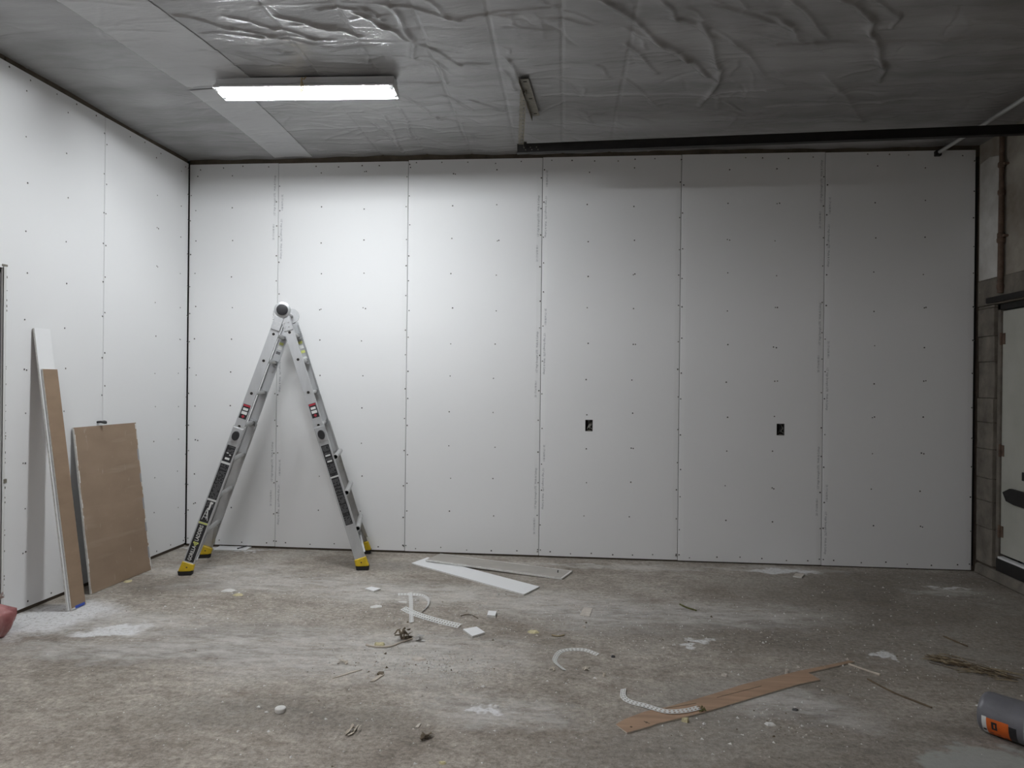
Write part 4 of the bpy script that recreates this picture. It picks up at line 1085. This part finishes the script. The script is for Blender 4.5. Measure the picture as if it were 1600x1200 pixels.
ribbon('perforated_strip', [(3.893, -2.806, 0), (3.888, -2.899, 0), (3.919, -2.954, 0), (3.986, -2.999, 0.004), (4.075, -3.064, 0.01), (4.167, -3.047, 0.01), (4.239, -3.004, 0.01)], 0.028, M_tape, 'curled perforated strip lying over the brown wood strip', 'perforated strip', 'perforated strips', tilt=-0.25)

# brown broken wood strip
PL = [(3.836, -3.208), (3.883, -3.283), (4, -3.201), (4.013, -3.187), (4.258, -3.034), (4.54, -2.829), (4.803, -2.641), (4.935, -2.567), (4.9, -2.476), (5.208, -2.283), (5.186, -2.266), (4.843, -2.465), (4.517, -2.675), (4.377, -2.787), (4.234, -2.895), (4.089, -2.998), (3.978, -3.06), (3.877, -3.152)]
o = slab('broken_wood_strip', PL, 0.007, [M_tan, M_pale], 'broken brown wood strip with a thin splintered tongue on the floor', 'wood strip', bevel=0.0008)
oc = Vector(o.location)
for a, b in (((4.081, -3.015, 0.007), (4.236, -2.94, 0.007)), ((3.99, -3.186, 0.007), (3.966, -3.163, 0.007)), ((4.348, -2.861, 0.007), (4.604, -2.69, 0.007))):
    a, b = Vector(a) - oc, Vector(b) - oc; k = MB(); e = (b - a); k.obox((a + b) / 2 + Vector((0, 0, 0.0006)), e / 2, Vector((-e.y, e.x, 0)).normalized() * 0.0025, Vector((0, 0, 0.0004))); k.build('crack', M_twig, o)
for at_ in ((3.904, -3.228, 0.007), (3.977, -3.175, 0.007)):
    k = MB(); v_ = Vector(at_) - oc; k.tube([v_, v_ + Vector((0, 0, 0.002))], 0.006, 8); k.build('knot', M_twig, o)
chip('foam_lump', (4.159, -3.125), 0.022, 0.018, 0.018, M_foam, 'pale foam lump against the near edge of the brown strip', 'foam lump', 31)
crumple('moss_tuft', (4.251, -3.021), 0.030, M_moss, 'green moss tuft at the end of the curled perforated strip', 'moss', 32, 18, 0.8)
chip('stone_chip', (4.786, -2.49), 0.012, 0.012, 0.024, M_beige, 'upright beige chip behind the brown strip', 'stone chip', 33)
chip('stone_chip', (4.442, -2.558), 0.018, 0.014, 0.012, M_beige, 'small grey chip lying behind the middle of the brown strip', 'stone chip', 34)
chip('stone_chip', (3.696, -1.87), 0.014, 0.012, 0.016, M_beige, 'grey pebble near the beige paper square', 'stone chip', 35)
chip('stone_chip', (2.432, -3.268), 0.009, 0.009, 0.014, M_beige, 'tiny pebble right of the round plaster puck', 'stone chip', 36)
chip('stone_chip', (3.802, -2.635), 0.010, 0.012, 0.014, M_pale, 'small tan chip right of the hooked strip', 'stone chip', 37)
chip('plaster_flake', (2.771, -2.531), 0.055, 0.026, 0.010, M_beige, 'pale beige plaster flake among white crumbs', 'plaster flake', 38, 'plaster flakes')
chip('plaster_flake', (4.541, -3.113), 0.030, 0.022, 0.007, M_chip, 'white crumbled plaster in front of the brown strip', 'plaster flake', 39, 'plaster flakes')
chip('plaster_flake', (3.181, -2.851), 0.012, 0.010, 0.006, M_chip, 'tiny white flake on bare floor below the square scrap', 'plaster flake', 40, 'plaster flakes')
chip('plaster_flake', (3.277, -3.08), 0.016, 0.012, 0.010, M_chip, 'small white lump on a dust smear at bottom centre', 'plaster flake', 41, 'plaster flakes')
chip('plaster_flake', (2.431, -1.479), 0.040, 0.020, 0.006, M_chip, 'white flake left of the crossing perforated strips', 'plaster flake', 42, 'plaster flakes')
chip('plaster_flake', (2.577, -1.475), 0.035, 0.016, 0.010, M_beige, 'grey flake inside the looped thin strip', 'plaster flake', 43, 'plaster flakes')
chip('plaster_flake', (2.213, -3.26), 0.013, 0.008, 0.004, M_chip, 'little white flake left of the round plaster puck', 'plaster flake', 44, 'plaster flakes')
chip('foam_piece', (3.386, -1.994), 0.040, 0.028, 0.010, M_foam, 'yellow foam piece left of the beige paper square', 'foam piece', 45, 'yellow foam pieces', 11)
chip('foam_piece', (1.208, -1.464), 0.048, 0.030, 0.008, M_foam, 'yellow foam piece beside the flat white flake', 'foam piece', 46, 'yellow foam pieces', 11)
chip('foam_piece', (0.223, -1.23), 0.034, 0.030, 0.010, M_foam, 'pale yellow foam piece at the foot of the wide brown sheet', 'foam piece', 47, 'yellow foam pieces', 11)
chip('foam_piece', (2.496, -2.331), 0.036, 0.026, 0.014, M_foam, 'yellow foam piece on the long curved splinter', 'foam piece', 48, 'yellow foam pieces', 11)
chip('foam_piece', (3.119, -3.626), 0.018, 0.012, 0.008, M_foam, 'small yellow foam crumb at the bottom edge', 'foam piece', 49, 'yellow foam pieces', 11)
crumple('dry_scrap', (2.606, -2.229), 0.085, M_leaf, 'dark brown crumpled dry scrap standing up on the floor', 'dry scrap', 51, 12, 0.9)
crumple('tangled_scrap', (2.673, -3.405), 0.055, M_pale, 'loose tangle of tan paper slivers, left of the two near the bottom', 'paper scrap', 52, 11, 0.35)
crumple('tangled_scrap', (3.01, -3.425), 0.050, M_leaf, 'dark tangle of brown slivers, right of the two near the bottom', 'paper scrap', 53, 14, 0.45)
crumple('torn_scrap', (2.373, -2.627), 0.045, M_pale, 'crumpled beige scrap above the thin pale splinters', 'paper scrap', 54, 10, 0.35)
crumple('torn_scrap', (3.704, -2.558), 0.045, M_pale, 'curled beige scrap under the hooked strip', 'paper scrap', 55, 8, 0.3)
crumple('torn_scrap', (3.528, -2.588), 0.035, M_pale, 'small beige scrap at the end of the hooked strip', 'paper scrap', 56, 8, 0.3)
crumple('clear_film_scrap', (2.709, -2.217), 0.060, mat('clear_film', (0.42, 0.41, 0.39), 0.25), 'pale crinkled film scrap right of the dark dry scrap', 'plastic film', 57, 9, 0.5)
stick('curved_splinter', [(2.421, -2.35, 0), (2.497, -2.373, 0), (2.568, -2.354, 0), (2.612, -2.284, 0), (2.668, -2.21, 0)], 0.006, M_pale, 'long curved pale splinter below the dark dry scrap', 'splinter', 'wood splinters')
slab('splinter', [(2.387, -2.847), (2.415, -2.818), (2.507, -2.711), (2.454, -2.744)], 0.004, [M_pale], 'long thin pale splinter, left of the pair on the left floor', 'splinter', 'wood splinters')
slab('splinter', [(2.594, -2.864), (2.617, -2.853), (2.644, -2.765), (2.621, -2.768)], 0.006, [M_pale], 'short flat pale splinter, right of the pair on the left floor', 'splinter', 'wood splinters')
slab('splinter', [(2.604, -2.77), (2.637, -2.775), (2.634, -2.74), (2.607, -2.743)], 0.010, [M_leaf], 'dark brown splinter touching the short pale one', 'splinter', 'wood splinters')
slab('splinter', [(2.939, -3.337), (2.954, -3.335), (2.957, -3.297), (2.944, -3.305)], 0.006, [M_beige], 'tiny tan splinter above the dark tangle', 'splinter', 'wood splinters')
stick('twig', [(5.165, -2.316, 0), (5.216, -2.384, 0), (5.279, -2.457, 0)], 0.006, M_pale, 'thin tan stick touching the splintered tongue of the brown strip', 'stick', 'sticks on the right floor')
stick('twig', [(5.19, -2.52, 0), (5.254, -2.683, 0), (5.311, -2.768, 0), (5.368, -2.848, 0)], 0.005, M_twig, 'long thin dark stick between the brown strip and the grey tub', 'stick', 'sticks on the right floor')
stick('twig', [(5.927, -1.76, 0), (5.953, -1.849, 0), (5.985, -1.933, 0)], 0.005, M_twig, 'short dark stick above the straw heap', 'stick', 'sticks on the right floor')
stick('twig', [(3.499, -2.039, 0), (3.539, -2.057, 0), (3.577, -2.029, 0)], 0.005, M_straw, 'small bent twig below the yellow foam piece', 'stick')
stick('wire_loop', [(2.884, -1.739, 0), (2.913, -1.708, 0), (2.958, -1.716, 0), (3.005, -1.777, 0)], 0.003, M_leaf, 'thin curved brown wire left of the small thick block', 'wire')
stick('grass_stem', [(4.372, -1.29, 0), (4.407, -1.36, 0), (4.467, -1.425, 0)], 0.006, M_moss, 'dull green stem on the grey floor right of centre', 'stem')
chip('dark_chip', (4.701, -2.948), 0.016, 0.010, 0.010, M_box, 'dark chip on the floor in front of the brown strip', 'chip', 61)
chip('dark_chip', (3.861, -2.359), 0.014, 0.010, 0.010, M_black, 'black chip at the far end of the hooked strip', 'chip', 62)
# straw heap, uncountable
rg = random.Random(77); k = MB()
s0, s1 = Vector((5.688, -2.186, 0)), Vector((5.979, -2.425, 0)); ds = s1 - s0; ns = Vector((-ds.y, ds.x, 0)).normalized()
for q in range(150):
    t = rg.random() ** 1.2; c = s0 + ds * t + ns * rg.gauss(0, 0.035) + Vector((0, 0, 0.004 + abs(rg.gauss(0, 0.014)) * (1 - 0.6 * t)))
    a = math.atan2(ds.y, ds.x) + rg.gauss(0, 0.45); L_ = rg.uniform(0.03, 0.16); d_ = Vector((math.cos(a), math.sin(a), rg.uniform(-.05, .05))) * (L_ / 2)
    pts = [c - d_, c + Vector((0, 0, 0.003)), c + d_]
    pts = [Vector((p_.x, p_.y, max(p_.z, 0.002))) - s0 for p_ in pts]
    k.tube(pts, rg.uniform(0.0009, 0.0022), 4, mi=0 if rg.random() < .4 else 1)
o = k.build('straw_heap', [M_straw, M_twig], None); o.location = s0
tag(o, 'scattered heap of brown straw and needles on the right floor', 'straw', kind='stuff')
# crumbs
rg = random.Random(5); k = MB(); cl = [((2.849, -2.606), 0.22, 260), ((2.652, -2.536), 0.30, 160), ((2.792, -1.709), 0.5, 150), ((1.771, -1.698), 0.7, 130), ((3.647, -1.925), 0.6, 150), ((4.464, -1.761), 0.6, 120), ((4.536, -3.101), 0.25, 90), ((5.388, -2.391), 0.5, 90), ((3.34, -2.963), 0.9, 140), ((1.116, -1.922), 0.7, 120), ((5.162, -1.408), 1.0, 110), ((2.126, -3.18), 0.7, 90), ((6.343, -0.621), 0.5, 50)]
for (cx, cy), sp, n_ in cl:
    for q in range(int(n_ * 1.6)):
        x, y = cx + rg.gauss(0, sp), cy + rg.gauss(0, sp * 0.6)
        if not (0.05 < x < XR - 0.1 and y < -0.03): continue
        r = min(0.012, 0.0032 * math.exp(abs(rg.gauss(0, 0.55)))); a = rg.uniform(0, 6.28)
        vs_ = [(x + r * math.cos(a + 2.09 * j) * rg.uniform(.6, 1.2), y + r * math.sin(a + 2.09 * j) * rg.uniform(.6, 1.2), 0.0) for j in range(3)] + [(x + rg.uniform(-.3, .3) * r, y + rg.uniform(-.3, .3) * r, r * rg.uniform(.5, 1.1))]
        k.add(vs_, [(0, 2, 1), (0, 1, 3), (1, 2, 3), (2, 0, 3)], 0 if rg.random() < .66 else (1 if rg.random() < .85 else 2))
o = k.build('plaster_crumbs', [M_chip, M_beige, M_leaf], None)
tag(o, 'fine plaster crumbs and grit scattered over the floor', 'debris', kind='stuff')

# pink bag at the left edge
bg = empty('plastic_bag', (0.165, -2.50, 0))
k = MB(); nu, nv = 40, 26; rg = random.Random(8); lob = [(rg.randint(4, 17), rg.uniform(0, 6.28), rg.uniform(.02, .055)) for _ in range(8)]
for j in range(nv):
    t = j / (nv - 1)
    z_ = 0.215 * t
    r_ = 0.122 * (math.sin(math.pi * min(1, 0.17 + t * 0.60)) ** 0.8) * (1 - max(0, t - 0.72) * 3.0)
    r_ = max(r_, 0.012)
    for i in range(nu):
        a = 6.2832 * i / nu
        f = 1 + sum(am * math.cos(m_ * a + ph + t * 2.0) for m_, ph, am in lob) * (0.5 + t)
        k.v.append((r_ * f * math.cos(a), 1.05 * r_ * f * math.sin(a), z_))
for j in range(nv - 1):
    for i in range(nu): k.f.append((j * nu + i, j * nu + (i + 1) % nu, (j + 1) * nu + (i + 1) % nu, (j + 1) * nu + i)); k.m.append(0)
k.f.append(tuple(range(nu - 1, -1, -1))); k.m.append(0)
k.build('bag_body', M_bag, bg, smooth=True, angle=60)
k = MB()
for q in range(9):
    a = 6.2832 * q / 9; r_ = 0.010; tip = Vector((0.055 + 0.022 * math.cos(a), 0.035 * math.sin(a), 0.255 + 0.014 * math.sin(3 * a))); b_ = Vector((0.010 * math.cos(a), 0.012 * math.sin(a), 0.20)); m_ = (b_ + tip) / 2 + Vector((0, 0, 0.008))
    w_ = Vector((-math.sin(a), math.cos(a), 0.3)) * 0.012
    k.add([b_ - w_ * .4, b_ + w_ * .4, m_ + w_, m_ - w_, tip + w_ * 1.2, tip - w_ * 1.2], [(0, 1, 2, 3), (3, 2, 4, 5)])
kt = k.build('knotted_neck', mat('pale_bag_film', (0.50, 0.40, 0.36), 0.35), bg); kt.modifiers.new('thickness', 'SOLIDIFY').thickness = 0.001
tag(bg, 'pink tied plastic bag on the floor at the left edge', 'plastic bag')

# grey tub on its side, bottom right
ca_, cb_ = Vector((5.434, -3.109, 0)), Vector((5.565, -3.256, 0))
ax = (cb_ - ca_); ax.z = 0; ax.normalize(); sd = Vector((-ax.y, ax.x, 0))
tub = empty('plastic_tub', tuple(ca_ + sd * 0.085)); Rr = 0.098
tub.rotation_euler = (0, 0, math.atan2(ax.y, ax.x)); tub.scale = (0.92, 0.92, 0.92)
k = MB(); n_ = 40
prof_t = [(0.0, 0.0), (0.0, 0.060), (0.004, 0.084), (0.014, 0.094), (0.03, 0.096), (0.20, 0.098), (0.212, 0.098)]
k.tube([(x, 0, Rr) for x, _ in prof_t[1:]], [r for _, r in prof_t[1:]], n_); k.build('tub_body', M_can, tub, smooth=True, angle=50)
k = MB(); k.tube([(0.205, 0, Rr), (0.214, 0, Rr), (0.225, 0, Rr), (0.262, 0, Rr), (0.270, 0, Rr)], [0.098, 0.104, 0.1045, 0.103, 0.095], n_)
lid = k.build('lid', M_canlid, tub, smooth=True, angle=50); lid.location = (0, 0, 0.0065 * 0)
def wrap(x0, x1, a0, a1, m, name, rr_=0.0985, seg=14):
    k = MB(); vs_ = []
    for q in range(seg + 1):
        a = math.radians(a0 + (a1 - a0) * q / seg)
        for x in (x0, x1): r_ = rr_ + 0.0 - (0.2 - x) * 0.012; vs_.append((x, -r_ * math.cos(a), Rr + r_ * math.sin(a)))
    k.add(vs_, [(2 * q, 2 * q + 1, 2 * q + 3, 2 * q + 2) for q in range(seg)]); return k.build(name, m, tub)
wrap(0.030, 0.050, -62, 6, M_stkw, 'label_white'); wrap(0.050, 0.145, -62, 4, M_orange, 'label'); wrap(0.145, 0.178, -62, -2, M_stk, 'label_black')
wrap(0.072, 0.096, -28, -4, M_stk, 'label_black', 0.0992); wrap(0.034, 0.048, -40, -32, M_stk, 'label_black', 0.0992); wrap(0.082, 0.088, -22, -10, M_orange, 'label_mark', 0.0996)
for q in range(3): wrap(0.060 + 0.03 * q, 0.075 + 0.03 * q, -46 - 3 * q, -42 - 3 * q, M_stk, 'label_black', 0.0992)
tag(tub, 'grey plastic tub with orange label lying on its side, bottom right', 'plastic tub')
